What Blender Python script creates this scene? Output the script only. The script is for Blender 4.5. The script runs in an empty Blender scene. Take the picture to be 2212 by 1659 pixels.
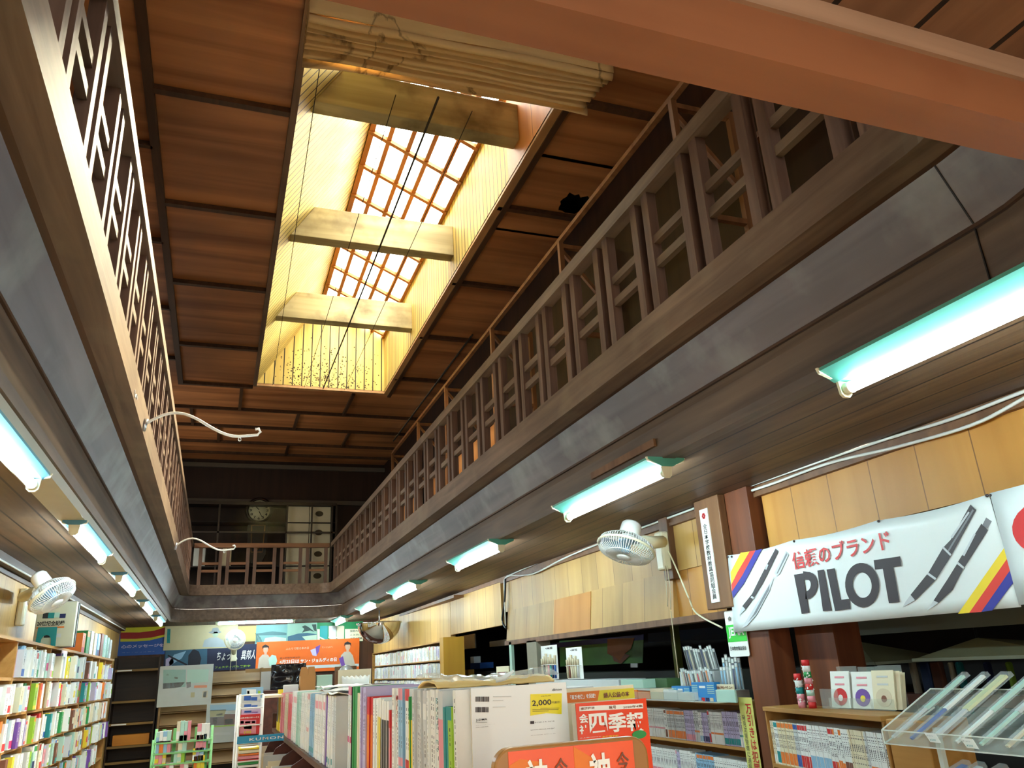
import bpy, bmesh, math, random
from mathutils import Vector, Matrix
from mathutils.noise import noise as pnoise
random.seed(7)
SC = bpy.context.scene
COL = SC.collection
E0 = 1.55                                   # eye height

# ---------------------------------------------------------------- camera (solved from the vanishing points)
PX, PY, FL = 1106.0, 829.5, 1681.3855
DX = Vector((0.93976913, 0.06858206, 0.33485889))
DY = Vector((-0.33779979, 0.33596961, 0.87921313))
DZ = Vector((-0.05220416, -0.93937262, 0.33890087))
cam = bpy.data.cameras.new('camera'); camo = bpy.data.objects.new('camera', cam); COL.objects.link(camo)
cam.sensor_fit = 'HORIZONTAL'; cam.sensor_width = 36.0; cam.lens = FL / 2212 * 36.0
cam.clip_start = 0.02; cam.clip_end = 200
M = Matrix(((DX[0], -DX[1], -DX[2], 0), (DY[0], -DY[1], -DY[2], 0), (DZ[0], -DZ[1], -DZ[2], E0), (0, 0, 0, 1)))
camo.matrix_world = M
SC.camera = camo

# ---------------------------------------------------------------- light and exposure
SC.view_settings.view_transform = 'Standard'; SC.view_settings.look = 'None'
SC.view_settings.exposure = 0.0; SC.view_settings.gamma = 1.0; SC.view_settings.use_curve_mapping = False
SKY, SUN, TUBE = 44.0, 125.0, 124.0
w = bpy.data.worlds.new('sky'); SC.world = w; w.use_nodes = True
bg = w.node_tree.nodes['Background']; bg.inputs[1].default_value = SKY
_tc = w.node_tree.nodes.new('ShaderNodeTexCoord'); _sx = w.node_tree.nodes.new('ShaderNodeSeparateXYZ'); _cr = w.node_tree.nodes.new('ShaderNodeValToRGB')
w.node_tree.links.new(_tc.outputs['Generated'], _sx.inputs[0]); w.node_tree.links.new(_sx.outputs[2], _cr.inputs[0]); w.node_tree.links.new(_cr.outputs[0], bg.inputs[0])
_e = _cr.color_ramp.elements; _e[0].position = 0.0; _e[0].color = (.080, .075, .066, 1); _e[1].position = .8; _e[1].color = (1.0, .96, .86, 1)     # overcast: dim street, bright zenith
_m = _e.new(.25); _m.color = (.235, .222, .20, 1)
sl = bpy.data.lights.new('sun', 'SUN'); sl.energy = SUN; sl.angle = math.radians(30.0); sl.color = (1.0, 0.89, 0.60)
so = bpy.data.objects.new('sun', sl); COL.objects.link(so)
so.rotation_euler = Vector((-0.50, -0.58, -0.76)).to_track_quat('-Z', 'Y').to_euler()
def portal(name, loc, direction, sx, sy):
    l = bpy.data.lights.new(name, 'AREA'); l.shape = 'RECTANGLE'; l.size = sx; l.size_y = sy; l.cycles.is_portal = True
    o = bpy.data.objects.new(name, l); COL.objects.link(o); o.location = loc
    o.rotation_euler = Vector(direction).to_track_quat('-Z', 'Y').to_euler(); return o
SC.cycles.max_bounces = 8; SC.cycles.diffuse_bounces = 5; SC.cycles.transparent_max_bounces = 24
SC.cycles.sample_clamp_indirect = 25.0; SC.cycles.use_denoising = True; SC.cycles.caustics_reflective = False; SC.cycles.caustics_refractive = False

# ---------------------------------------------------------------- from the photograph: a sight line meets a plane of the room
def ray(px, py):
    c = Vector((px - PX, py - PY, FL)); return Vector((DX.dot(c), DY.dot(c), DZ.dot(c)))
def at_x(px, py, x):
    r = ray(px, py); r *= x / r.x; return Vector((r.x, r.y, r.z + E0))
def at_y(px, py, y):
    r = ray(px, py); r *= y / r.y; return Vector((r.x, r.y, r.z + E0))
def at_z(px, py, z):
    r = ray(px, py); r *= (z - E0) / r.z; return Vector((r.x, r.y, z))

# ---------------------------------------------------------------- materials
def lin(c):
    c = c / 255.0
    return c / 12.92 if c <= 0.04045 else ((c + 0.055) / 1.055) ** 2.4
def S(r, g, b): return (lin(r), lin(g), lin(b), 1)
MATS = {}
def newmat(name):
    m = bpy.data.materials.new(name); m.use_nodes = True; nt = m.node_tree
    return m, nt, nt.nodes['Principled BSDF']
def nd(nt, t, **kw):
    n = nt.nodes.new(t)
    for k, v in kw.items(): setattr(n, k, v)
    return n
def mathn(nt, op, a, b=None):
    n = nd(nt, 'ShaderNodeMath', operation=op)
    for i, v in enumerate((a, b)):
        if v is None: continue
        if isinstance(v, (int, float)): n.inputs[i].default_value = v
        else: nt.links.new(v, n.inputs[i])
    return n.outputs[0]
def mixc(nt, fac, a, b):
    n = nd(nt, 'ShaderNodeMix', data_type='RGBA')
    for i, v in ((0, fac), (6, a), (7, b)):
        if isinstance(v, (int, float)): n.inputs[i].default_value = v
        elif isinstance(v, tuple): n.inputs[i].default_value = v
        else: nt.links.new(v, n.inputs[i])
    return n.outputs[2]
def plain(name, rgb, rough=0.6, metal=0.0, var=0.08, spec=0.4):
    if name in MATS: return MATS[name]
    m, nt, b = newmat(name)
    tc = nd(nt, 'ShaderNodeTexCoord'); nz = nd(nt, 'ShaderNodeTexNoise'); nz.inputs['Scale'].default_value = 9.0
    nt.links.new(tc.outputs['Object'], nz.inputs['Vector'])
    c = S(*rgb); d = tuple(x * (1 - var * 2) for x in c[:3]) + (1,)
    nt.links.new(mixc(nt, nz.outputs[0], c, d), b.inputs['Base Color'])
    b.inputs['Roughness'].default_value = rough; b.inputs['Metallic'].default_value = metal
    b.inputs['Specular IOR Level'].default_value = spec
    MATS[name] = m; return m
def wood(name, c1, c2, axis='Y', grain=14.0, rough=0.55, plank=None, groove=(18, 10, 6), gw=0.012, tone=0.0, spec=0.35, stain=0.0, stainc=(120, 112, 108)):
    """grain along axis; plank=(axis, period): dark joints every period; tone: random tone per plank"""
    if name in MATS: return MATS[name]
    m, nt, b = newmat(name)
    tc = nd(nt, 'ShaderNodeTexCoord'); mp = nd(nt, 'ShaderNodeMapping')
    sc = {'X': (0.06, 1, 1), 'Y': (1, 0.06, 1), 'Z': (1, 1, 0.06)}[axis]
    mp.inputs['Scale'].default_value = sc
    nt.links.new(tc.outputs['Object'], mp.inputs['Vector'])
    n1 = nd(nt, 'ShaderNodeTexNoise'); n1.inputs['Scale'].default_value = grain; n1.inputs['Detail'].default_value = 6; n1.inputs['Distortion'].default_value = 0.6
    nt.links.new(mp.outputs[0], n1.inputs['Vector'])
    rp = nd(nt, 'ShaderNodeMapRange'); rp.inputs[1].default_value = 0.3; rp.inputs[2].default_value = 0.7
    nt.links.new(n1.outputs[0], rp.inputs[0])
    col = mixc(nt, rp.outputs[0], S(*c1), S(*c2))
    n2 = nd(nt, 'ShaderNodeTexNoise'); n2.inputs['Scale'].default_value = 0.9; n2.inputs['Detail'].default_value = 3
    nt.links.new(tc.outputs['Object'], n2.inputs['Vector'])
    r2 = nd(nt, 'ShaderNodeMapRange'); r2.inputs[1].default_value = 0.35; r2.inputs[2].default_value = 0.7; r2.inputs[3].default_value = 0.75; r2.inputs[4].default_value = 1.15
    nt.links.new(n2.outputs[0], r2.inputs[0])
    mul = nd(nt, 'ShaderNodeVectorMath', operation='SCALE'); nt.links.new(col, mul.inputs[0]); nt.links.new(r2.outputs[0], mul.inputs['Scale'])
    col = mul.outputs[0]
    if stain:
        n3 = nd(nt, 'ShaderNodeTexNoise'); n3.inputs['Scale'].default_value = 3.0; n3.inputs['Detail'].default_value = 5
        nt.links.new(tc.outputs['Object'], n3.inputs['Vector'])
        r3 = nd(nt, 'ShaderNodeMapRange'); r3.inputs[1].default_value = 0.5; r3.inputs[2].default_value = 0.72; r3.inputs[4].default_value = stain
        nt.links.new(n3.outputs[0], r3.inputs[0]); col = mixc(nt, r3.outputs[0], col, S(*stainc))
    if plank:
        sx = nd(nt, 'ShaderNodeSeparateXYZ'); nt.links.new(tc.outputs['Object'], sx.inputs[0])
        v = mathn(nt, 'DIVIDE', sx.outputs['XYZ'.index(plank[0])], plank[1])
        if tone:
            wn = nd(nt, 'ShaderNodeTexWhiteNoise', noise_dimensions='1D'); nt.links.new(mathn(nt, 'FLOOR', v), wn.inputs['W'])
            r4 = nd(nt, 'ShaderNodeMapRange'); r4.inputs[3].default_value = 1 - tone; r4.inputs[4].default_value = 1 + tone * 0.6
            nt.links.new(wn.outputs[0], r4.inputs[0])
            m2 = nd(nt, 'ShaderNodeVectorMath', operation='SCALE'); nt.links.new(col, m2.inputs[0]); nt.links.new(r4.outputs[0], m2.inputs['Scale']); col = m2.outputs[0]
        fr = mathn(nt, 'FRACT', v); g = mathn(nt, 'LESS_THAN', fr, gw / plank[1])
        col = mixc(nt, g, col, S(*groove))
    nt.links.new(col, b.inputs['Base Color'])
    b.inputs['Roughness'].default_value = rough; b.inputs['Specular IOR Level'].default_value = spec
    bp = nd(nt, 'ShaderNodeBump'); bp.inputs['Strength'].default_value = 0.12; bp.inputs['Distance'].default_value = 0.01
    nt.links.new(n1.outputs[0], bp.inputs['Height']); nt.links.new(bp.outputs[0], b.inputs['Normal'])
    MATS[name] = m; return m
def emit(name, rgb, strength):
    m = bpy.data.materials.new(name); m.use_nodes = True; nt = m.node_tree; nt.nodes.clear()
    e = nt.nodes.new('ShaderNodeEmission'); o = nt.nodes.new('ShaderNodeOutputMaterial')
    e.inputs[0].default_value = rgb; e.inputs[1].default_value = strength; nt.links.new(e.outputs[0], o.inputs[0]); MATS[name] = m; return m
def clear(name, rgb, alpha=0.25, rough=0.08):
    """thin clear film or acrylic: mostly see-through with a glossy skin"""
    m = bpy.data.materials.new(name); m.use_nodes = True; nt = m.node_tree; nt.nodes.clear()
    t = nt.nodes.new('ShaderNodeBsdfTransparent'); g = nt.nodes.new('ShaderNodeBsdfPrincipled'); x = nt.nodes.new('ShaderNodeMixShader'); o = nt.nodes.new('ShaderNodeOutputMaterial')
    t.inputs[0].default_value = (0.97, 0.98, 0.97, 1); g.inputs['Base Color'].default_value = S(*rgb); g.inputs['Roughness'].default_value = rough
    x.inputs[0].default_value = alpha
    nt.links.new(t.outputs[0], x.inputs[1]); nt.links.new(g.outputs[0], x.inputs[2]); nt.links.new(x.outputs[0], o.inputs[0]); MATS[name] = m; return m

ply = wood('ceiling plywood', (200, 138, 88), (132, 80, 44), 'X', 4.5, 0.45, spec=0.4)
batten_m = wood('ceiling batten', (84, 58, 38), (62, 42, 27), 'Y', 18, 0.5)
plank_ceiling = wood('plank ceiling', (104, 78, 54), (74, 52, 35), 'Y', 16, 0.5, plank=('X', 0.168), tone=0.16, stain=0.25, stainc=(112, 96, 74))
plank_front = wood('front plank ceiling', (132, 96, 72), (104, 72, 52), 'Y', 16, 0.5, plank=('X', 0.168), tone=0.1)
gal = wood('gallery wood', (122, 98, 78), (90, 68, 52), 'Y', 20, 0.5, stain=0.35, stainc=(138, 122, 96))
galx = wood('gallery wood across', (140, 98, 66), (112, 72, 46), 'X', 20, 0.5)
galz = wood('gallery wood upright', (114, 86, 70), (82, 58, 46), 'Z', 24, 0.5, stain=0.15)
soff = wood('gallery soffit', (88, 58, 32), (64, 40, 22), 'Y', 14, 0.55)
cove_m = wood('cove board', (118, 106, 104), (88, 78, 76), 'Y', 9, 0.45, stain=0.6, stainc=(142, 142, 134))
beam_m = wood('edge beam', (112, 92, 74), (80, 64, 52), 'Y', 16, 0.5)
fbeam = wood('front beam', (162, 106, 72), (118, 72, 46), 'X', 5, 0.45, spec=0.6, stain=.6, stainc=(112, 62, 36))
fstrip = wood('front beam strip', (178, 144, 120), (140, 108, 86), 'X', 12, 0.5)
cream = wood('white boards', (216, 196, 118), (196, 172, 88), 'Z', 14, 0.6, plank=('Y', 0.105), groove=(44, 36, 20), gw=0.016, tone=0.12, stain=0.4, stainc=(176, 160, 110))
creamx = wood('white end boards', (216, 196, 118), (196, 172, 88), 'Z', 14, 0.6, plank=('X', 0.13), groove=(44, 36, 20), gw=0.016, tone=0.1)
creambeam = wood('white beam', (196, 186, 142), (160, 148, 106), 'X', 9, 0.6, stain=0.85, stainc=(104, 92, 62))
orangeboard = wood('orange boards', (214, 150, 84), (188, 122, 60), 'Z', 10, 0.5, plank=('Y', 0.6), gw=0.008, groove=(110, 60, 20))
lattice_m = wood('lattice wood', (172, 108, 40), (140, 80, 26), 'Y', 20, 0.5)
dark = wood('dark upstairs wall', (56, 34, 22), (38, 22, 15), 'Z', 10, 0.6)
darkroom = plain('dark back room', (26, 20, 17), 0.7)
tan = wood('tan wall panel', (206, 164, 96), (188, 144, 78), 'Z', 7, 0.5, plank=('Y', 0.31), groove=(120, 84, 40), gw=0.006, tone=0.14)
tanlow = wood('tan lower panel', (202, 160, 92), (182, 138, 74), 'Z', 7, 0.5, plank=('Y', 0.36), groove=(120, 84, 40), gw=0.006, tone=0.2)
orangepan = wood('orange tan panel', (204, 146, 66), (188, 128, 50), 'Z', 6, 0.5, plank=('Y', 0.3), groove=(120, 80, 34), gw=0.006, tone=0.08)
brownpost = wood('brown post', (132, 92, 58), (100, 66, 40), 'Z', 12, 0.5)
redpost = wood('red brown post', (124, 70, 40), (86, 44, 25), 'Z', 12, 0.45)
shelfw = wood('shelf wood', (190, 140, 74), (164, 114, 54), 'Y', 14, 0.5)
shelfd = wood('dark shelf wood', (66, 44, 24), (44, 28, 16), 'X', 14, 0.5)
slatw = wood('slat shelf', (150, 116, 72), (128, 96, 56), 'X', 12, 0.5)
rackw = wood('rack wood', (92, 46, 32), (66, 30, 20), 'Y', 12, 0.4)
canvas_m = None
white = plain('white enamel', (232, 232, 226), 0.35, var=0.02)
ivory = plain('ivory plastic', (226, 218, 186), 0.4, var=0.03)
teal = plain('teal cast reflector', (84, 158, 140), 0.3, var=0.02)  # housings are white; the teal cast around the lit tubes is painted in
greyp = plain('grey housing', (186, 180, 160), 0.45, var=0.05)
paper = plain('paper', (226, 226, 218), 0.7, var=0.02)
pages = plain('page edges', (222, 216, 200), 0.85, var=0.04)
black = plain('black', (20, 19, 20), 0.5, var=0.02)
ink = plain('dark ink', (58, 50, 54), 0.6, var=0.02)
chrome = plain('chrome', (230, 230, 230), 0.04, 1.0, 0.0)
steel = plain('steel wire', (200, 200, 200), 0.3, 0.8, 0.0)
tube_m = emit('lit tube', (0.72, 0.92, 1.0, 1), TUBE)
film = clear('clear film', (225, 232, 232), 0.18, 0.1)
acryl = clear('acrylic', (214, 220, 212), 0.14, 0.05)
acedge = clear('acrylic edge', (236, 240, 232), 0.65, 0.15)
glass = clear('window glass', (14, 15, 14), 0.08, 0.02)
PAL = {'white': (228, 228, 222), 'cream': (222, 210, 178), 'pale grey': (196, 198, 196), 'light blue': (140, 180, 206), 'blue': (36, 84, 160), 'navy': (28, 36, 84),
       'teal': (24, 134, 134), 'green': (40, 140, 70), 'lime green': (150, 190, 50), 'yellow': (224, 198, 46), 'orange': (226, 120, 40), 'red': (200, 40, 40),
       'pink': (222, 140, 150), 'magenta': (200, 50, 110), 'purple': (110, 70, 150), 'brown': (120, 70, 50), 'black': (30, 30, 32), 'mint': (170, 206, 190), 'lilac': (186, 174, 206), 'beige': (206, 190, 160)}
P = {k: plain('paint ' + k, v, 0.5, var=0.04) for k, v in PAL.items()}

# ---------------------------------------------------------------- mesh builder
class MB:
    def __init__(s): s.bm = bmesh.new(); s.mi = 0
    def face(s, vs):
        f = s.bm.faces.new([s.bm.verts.new(Vector(v)) for v in vs]); f.material_index = s.mi; return f
    def box(s, x0, x1, y0, y1, z0, z1, mat=None):
        v = [(x, y, z) for z in (z0, z1) for y in (y0, y1) for x in (x0, x1)]
        b = [s.bm.verts.new(Vector(p) if mat is None else mat @ Vector(p)) for p in v]
        for q in ((0, 2, 3, 1), (4, 5, 7, 6), (0, 1, 5, 4), (2, 6, 7, 3), (0, 4, 6, 2), (1, 3, 7, 5)):
            f = s.bm.faces.new([b[i] for i in q]); f.material_index = s.mi
        return s
    def bar(s, a, b, wx, wz, up=(0, 0, 1)):
        a, b = Vector(a), Vector(b); d = (b - a); L = d.length; d.normalize()
        u = Vector(up); x = d.cross(u)
        if x.length < 1e-5: x = d.cross(Vector((0, 1, 0)))
        x.normalize(); z = x.cross(d).normalized()
        m = Matrix(((x.x, d.x, z.x, a.x), (x.y, d.y, z.y, a.y), (x.z, d.z, z.z, a.z), (0, 0, 0, 1)))
        return s.box(-wx / 2, wx / 2, 0, L, -wz / 2, wz / 2, m)
    def prism(s, pts, vec):
        vec = Vector(vec); a = [s.bm.verts.new(Vector(p)) for p in pts]; b = [s.bm.verts.new(Vector(p) + vec) for p in pts]
        n = len(a); fs = [s.bm.faces.new(a[::-1]), s.bm.faces.new(b)]
        for i in range(n): fs.append(s.bm.faces.new((a[i], a[(i + 1) % n], b[(i + 1) % n], b[i])))
        for f in fs: f.material_index = s.mi
        return s
    def tube(s, pts, r, seg=6, closed=False):
        pts = [Vector(p) for p in pts]; n = len(pts); rings = []
        for i, p in enumerate(pts):
            t = (pts[(i + 1) % n] - pts[i - 1]) if closed else (pts[min(i + 1, n - 1)] - pts[max(i - 1, 0)])
            t.normalize(); u = Vector((0, 0, 1)) if abs(t.z) < 0.9 else Vector((0, 1, 0))
            x = t.cross(u).normalized(); y = x.cross(t)
            rr = r[i] if isinstance(r, (list, tuple)) else r
            rings.append([s.bm.verts.new(p + (x * math.cos(k * 2 * math.pi / seg) + y * math.sin(k * 2 * math.pi / seg)) * rr) for k in range(seg)])
        for i in range(n if closed else n - 1):
            a, b = rings[i], rings[(i + 1) % n]
            for k in range(seg):
                f = s.bm.faces.new((a[k], a[(k + 1) % seg], b[(k + 1) % seg], b[k])); f.smooth = True; f.material_index = s.mi
        if not closed:
            for q in (rings[0][::-1], rings[-1]):
                f = s.bm.faces.new(q); f.material_index = s.mi
        return s
    def lathe(s, prof, center, axis, seg=24, a0=0.0, a1=2 * math.pi):
        """prof: (radius, height) along axis"""
        c = Vector(center); d = Vector(axis).normalized(); u = Vector((0, 0, 1)) if abs(d.z) < 0.9 else Vector((1, 0, 0))
        x = d.cross(u).normalized(); y = d.cross(x); full = abs(a1 - a0 - 2 * math.pi) < 1e-6
        k_n = seg if full else seg + 1; rings = []
        for r, h in prof:
            rings.append([s.bm.verts.new(c + d * h + (x * math.cos(a0 + (a1 - a0) * k / seg) + y * math.sin(a0 + (a1 - a0) * k / seg)) * max(r, 1e-4)) for k in range(k_n)])
        for a, b in zip(rings, rings[1:]):
            for k in range(seg):
                k2 = (k + 1) % k_n
                f = s.bm.faces.new((a[k], a[k2], b[k2], b[k])); f.smooth = True; f.material_index = s.mi
        return s
    def sheet(s, fn, nu, nv):
        g = [[s.bm.verts.new(Vector(fn(i / nu, j / nv))) for j in range(nv + 1)] for i in range(nu + 1)]
        for i in range(nu):
            for j in range(nv):
                f = s.bm.faces.new((g[i][j], g[i + 1][j], g[i + 1][j + 1], g[i][j + 1])); f.smooth = True; f.material_index = s.mi
        return s
    def build(s, name, mat, parent=None, solid=0.0, bevel=0.0, doubles=False):
        if doubles: bmesh.ops.remove_doubles(s.bm, verts=s.bm.verts, dist=1e-4)
        if parent is not None:
            off = Vector(parent.location) if parent.parent is None else Vector(parent.parent.location) + Vector(parent.location)
            bmesh.ops.translate(s.bm, verts=s.bm.verts, vec=-off)
        me = bpy.data.meshes.new(name); s.bm.normal_update(); s.bm.to_mesh(me); s.bm.free()
        for m in (mat if isinstance(mat, (list, tuple)) else [mat]): me.materials.append(m)
        o = bpy.data.objects.new(name, me); COL.objects.link(o)
        if parent is not None: o.parent = parent
        if solid:
            md = o.modifiers.new('solid', 'SOLIDIFY'); md.thickness = solid; md.offset = 0
        if bevel:
            md = o.modifiers.new('bevel', 'BEVEL'); md.width = bevel; md.segments = 2; md.limit_method = 'ANGLE'
        return o
def tag(o, label, cat, group=None, kind=None):
    if label: o['label'] = label
    if cat: o['category'] = cat
    if group: o['group'] = group
    if kind: o['kind'] = kind
    return o
def thing(name, label, cat, loc=(0, 0, 0), group=None, kind=None):
    o = bpy.data.objects.new(name, None); COL.objects.link(o); o.location = loc; o.empty_display_size = 0.1
    return tag(o, label, cat, group, kind)
def struct(o): o['kind'] = 'structure'; return o
def copy_tree(root, loc=None, label=None):
    r = root.copy(); COL.objects.link(r)
    if loc is not None: r.location = loc
    if label: r['label'] = label
    for ch in list(root.children):
        c = ch.copy(); COL.objects.link(c); c.parent = r
        for g in list(ch.children):
            d = g.copy(); COL.objects.link(d); d.parent = c
    return r
ORD = ['first', 'second', 'third', 'fourth', 'fifth', 'sixth', 'seventh', 'eighth', 'ninth', 'tenth', 'eleventh', 'twelfth', 'thirteenth', 'fourteenth', 'fifteenth', 'sixteenth', 'seventeenth', 'eighteenth', 'nineteenth', 'twentieth']
def ordw(i):
    if i < 20: return ORD[i]
    tens = ['', '', 'twenty', 'thirty', 'forty', 'fifty', 'sixty', 'seventy', 'eighty', 'ninety']
    n = i + 1; t, u = divmod(n, 10)
    if n >= 100: return 'hundred-' + (ordw(n - 101) if n > 100 else 'th')
    return (tens[t] + '-' + ORD[u - 1]) if u else (tens[t][:-1] + 'ieth')

PI2_ = math.pi / 2
# flat faces: a print lies on a frame (origin at its lower left, reading direction u, up v, outward normal n)
class Face:
    def __init__(s, o, u, v=(0, 0, 1)):
        s.o, s.u, s.v = Vector(o), Vector(u).normalized(), Vector(v).normalized(); s.n = s.u.cross(s.v).normalized()
    def p(s, a, b, h=0.0): return s.o + s.u * a + s.v * b + s.n * h
    def poly(s, mb, pts, h=0.0015, t=0.001): mb.prism([s.p(a, b, h - t) for a, b in pts], s.n * t); return mb
    def rect(s, mb, a0, a1, b0, b1, h=0.0015, t=0.001): return s.poly(mb, [(a0, b0), (a1, b0), (a1, b1), (a0, b1)], h, t)
    def ell(s, mb, ca, cb, ra, rb, h=0.0015, n=20): return s.poly(mb, [(ca + ra * math.cos(2 * math.pi * k / n), cb + rb * math.sin(2 * math.pi * k / n)) for k in range(n)], h)
    def text(s, body, a0, a1, b0, b1, mat, parent, name='lettering', bold=0.0, h=0.003, skew=0.0, space=1.0, line=1.0):
        cu = bpy.data.curves.new('t', 'FONT'); cu.body = body; cu.size = 1.0; cu.offset = bold; cu.resolution_u = 2; cu.space_character = space; cu.space_line = line; cu.align_x = 'CENTER' if '\n' in body else 'LEFT'
        to = bpy.data.objects.new('t', cu); COL.objects.link(to)
        dg = bpy.context.evaluated_depsgraph_get(); me = bpy.data.meshes.new_from_object(to.evaluated_get(dg))
        bpy.data.objects.remove(to); bpy.data.curves.remove(cu)
        if not me.vertices: return None
        xs = [q.co.x for q in me.vertices]; ys = [q.co.y for q in me.vertices]
        x0, x1, y0, y1 = min(xs), max(xs), min(ys), max(ys)
        off = Vector((0, 0, 0)) if parent is None else (Vector(parent.location) if parent.parent is None else Vector(parent.parent.location) + Vector(parent.location))
        for q in me.vertices:
            fu = (q.co.x - x0) / max(x1 - x0, 1e-6); fv = (q.co.y - y0) / max(y1 - y0, 1e-6)
            q.co = s.p(a0 + (a1 - a0) * fu + skew * fv * (b1 - b0), b0 + (b1 - b0) * fv, h) - off
        me.name = name; me.materials.clear(); me.materials.append(mat)
        for f in me.polygons: f.material_index = 0
        o = bpy.data.objects.new(name, me); COL.objects.link(o)
        if parent is not None: o.parent = parent
        return o

# ================================================================ THE ROOM
XL, XR, YB, YF = -1.56, 3.05, 15.5, -2.6
ZC, ZU = 2.50, 5.54
VX0, VX1, VY0, VY1 = -0.4725, 1.814, 1.06, 14.3           # the open well between the galleries (fascia faces)
SX0, SX1, SY0, SY1 = 0.30, 2.13, 2.4, 11.03               # skylight well
def loop(d, n=10):
    pts = []
    for cx, cy, r, a in ((VX0, VY0, .34, 180), (VX1, VY0, .34, 270), (VX1, VY1, .2, 0), (VX0, VY1, .2, 90)):
        sx = 1 if cx == VX0 else -1; sy = 1 if cy == VY0 else -1
        ox, oy = cx + sx * r, cy + sy * r
        for k in range(n + 1):
            t = math.radians(a + 90 * k / n); pts.append((ox + (r + d) * math.cos(t), oy + (r + d) * math.sin(t)))
    return pts
def sweep(name, prof, mat, closed=True):
    mb = MB(); rows = [[mb.bm.verts.new((x, y, z)) for x, y in loop(d)] for d, z in prof]
    n = len(rows[0]); m = len(rows)
    for i in range(m if closed else m - 1):
        a, b = rows[i], rows[(i + 1) % m]
        for k in range(n): mb.bm.faces.new((a[k], a[(k + 1) % n], b[(k + 1) % n], b[k]))
    bmesh.ops.recalc_face_normals(mb.bm, faces=mb.bm.faces)
    return mb.build(name, mat)
def ring(name, outer, inner, z, mat, holes=()):
    mb = MB(); es = []
    for lp in [outer, inner] + list(holes):
        vs = [mb.bm.verts.new((x, y, z)) for x, y in lp]
        es += [mb.bm.edges.new((vs[i], vs[(i + 1) % len(vs)])) for i in range(len(vs))]
    bmesh.ops.triangle_fill(mb.bm, edges=es, use_beauty=True, use_dissolve=False)
    return mb.build(name, mat)
struct(MB().box(XL, XR, YF, YB, -0.1, 0).build('floor', plain('floor lino', (150, 140, 122), 0.4)))
struct(ring('ceiling', [(XL, .79), (XR, .79), (XR, YB), (XL, YB)], loop(.26), ZC, plank_ceiling))
struct(MB().box(XL, XR, YF, .72, ZC, ZC + .03).build('ceiling_front', plank_front))
struct(ring('gallery_floor', [(XL, YF), (3.0, YF), (3.0, YB), (XL, YB)], loop(.12), 3.06, soff))
o = struct(sweep('trim_1', [(0, 2.904), (0, 3.07), (.11, 3.07), (.11, 2.904)], gal)); o['label'] = 'grey-brown fascia board running round the gallery edge'
struct(sweep('trim_2', [(0.004, 2.905), (.14, 2.905), (.14, 2.93), (0.004, 2.93)], soff))
struct(sweep('trim_3', [(.137, 2.905), (.232, 2.716), (.262, 2.716), (.20, 2.93)], cove_m))
struct(sweep('trim_4', [(.226, 2.715), (.226, 2.703), (.252, 2.703), (.252, 2.715)], soff))
struct(sweep('trim_5', [(.236, 2.70), (.232, 2.66), (.236, 2.53), (.25, 2.495), (.32, 2.495), (.32, 2.70)], beam_m))
mb = MB()
for y in (1.42,):
    mb.bar((VX1 + .136, y, 2.906), (VX1 + .2305, y, 2.718), .005, .004); mb.bar((VX1 + .231, y, 2.70), (VX1 + .231, y, 2.50), .005, .004)
struct(mb.build('trim_18', darkroom))
# front lintel that carries the low entrance ceiling
struct(MB().box(XL, XR, .7125, .79, 2.36, 2.455).build('trim_6', fbeam))
struct(MB().box(XL, XR, .705, .79, 2.455, 2.5).build('trim_7', fstrip))
# walls
def wallbox(name, x0, x1, y0, y1, z0, z1, m): return struct(MB().box(x0, x1, y0, y1, z0, z1).build(name, m))
wallbox('wall_left', XL - .1, XL, YF, YB, 0, ZC, tan)
mb = MB()
for y0, y1, z0, z1 in ((YF, 11.6, 3.06, ZU), (14.0, YB, 3.06, ZU), (11.6, 14.0, 3.06, 3.4), (11.6, 14.0, 4.8, ZU)): mb.box(XL - .1, XL, y0, y1, z0, z1)
struct(mb.build('wall_left_upper', dark))
struct(MB().box(XL - .055, XL - .05, 11.6, 14.0, 3.4, 4.8).build('added_window_4', glass))  # unseen side window, added to brighten the cartons and back gallery
wallbox('wall_right_upper', 3.0, 3.1, YF, YB, 3.06, ZU, dark)
wallbox('wall_back_upper', XL, 3.0, YB, YB + .1, 3.06, ZU, dark)
wallbox('wall_back', XL, XR, YB, YB + .1, 0, ZC, wood('back wall wood', (84, 50, 28), (58, 34, 20), 'Z', 10))
mb = MB()                                                   # shopfront: an opening to the street below, windows above
for x0, x1, z0, z1 in ((XL, XR, 2.35, 3.3), (XL, XR, 5.0, ZU), (XL, XR, 0, .35), (XL, -1.3, .35, 2.35), (2.8, XR, .35, 2.35), (XL, -1.2, 3.3, 5.0), (2.7, XR, 3.3, 5.0)):
    mb.box(x0, x1, YF - .1, YF, z0, z1)
struct(mb.build('wall_front', tan))
struct(MB().box(-1.3, 2.8, YF - .05, YF - .045, .35, 2.35).build('window_1', glass))
struct(MB().box(-1.2, 2.7, YF - .05, YF - .045, 3.3, 5.0).build('added_window_2', glass))  # unseen upstairs window, added to let daylight in
portal('shopfront_portal', (.75, YF - .02, 1.35), (0, 1, 0), 4.1, 2.0)
portal('side_portal', (XL - .02, 12.8, 4.1), (1, 0, 0), 2.4, 1.4)
portal('upstairs_portal', (.75, YF - .02, 4.15), (0, 1, 0), 3.9, 1.7)
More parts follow.
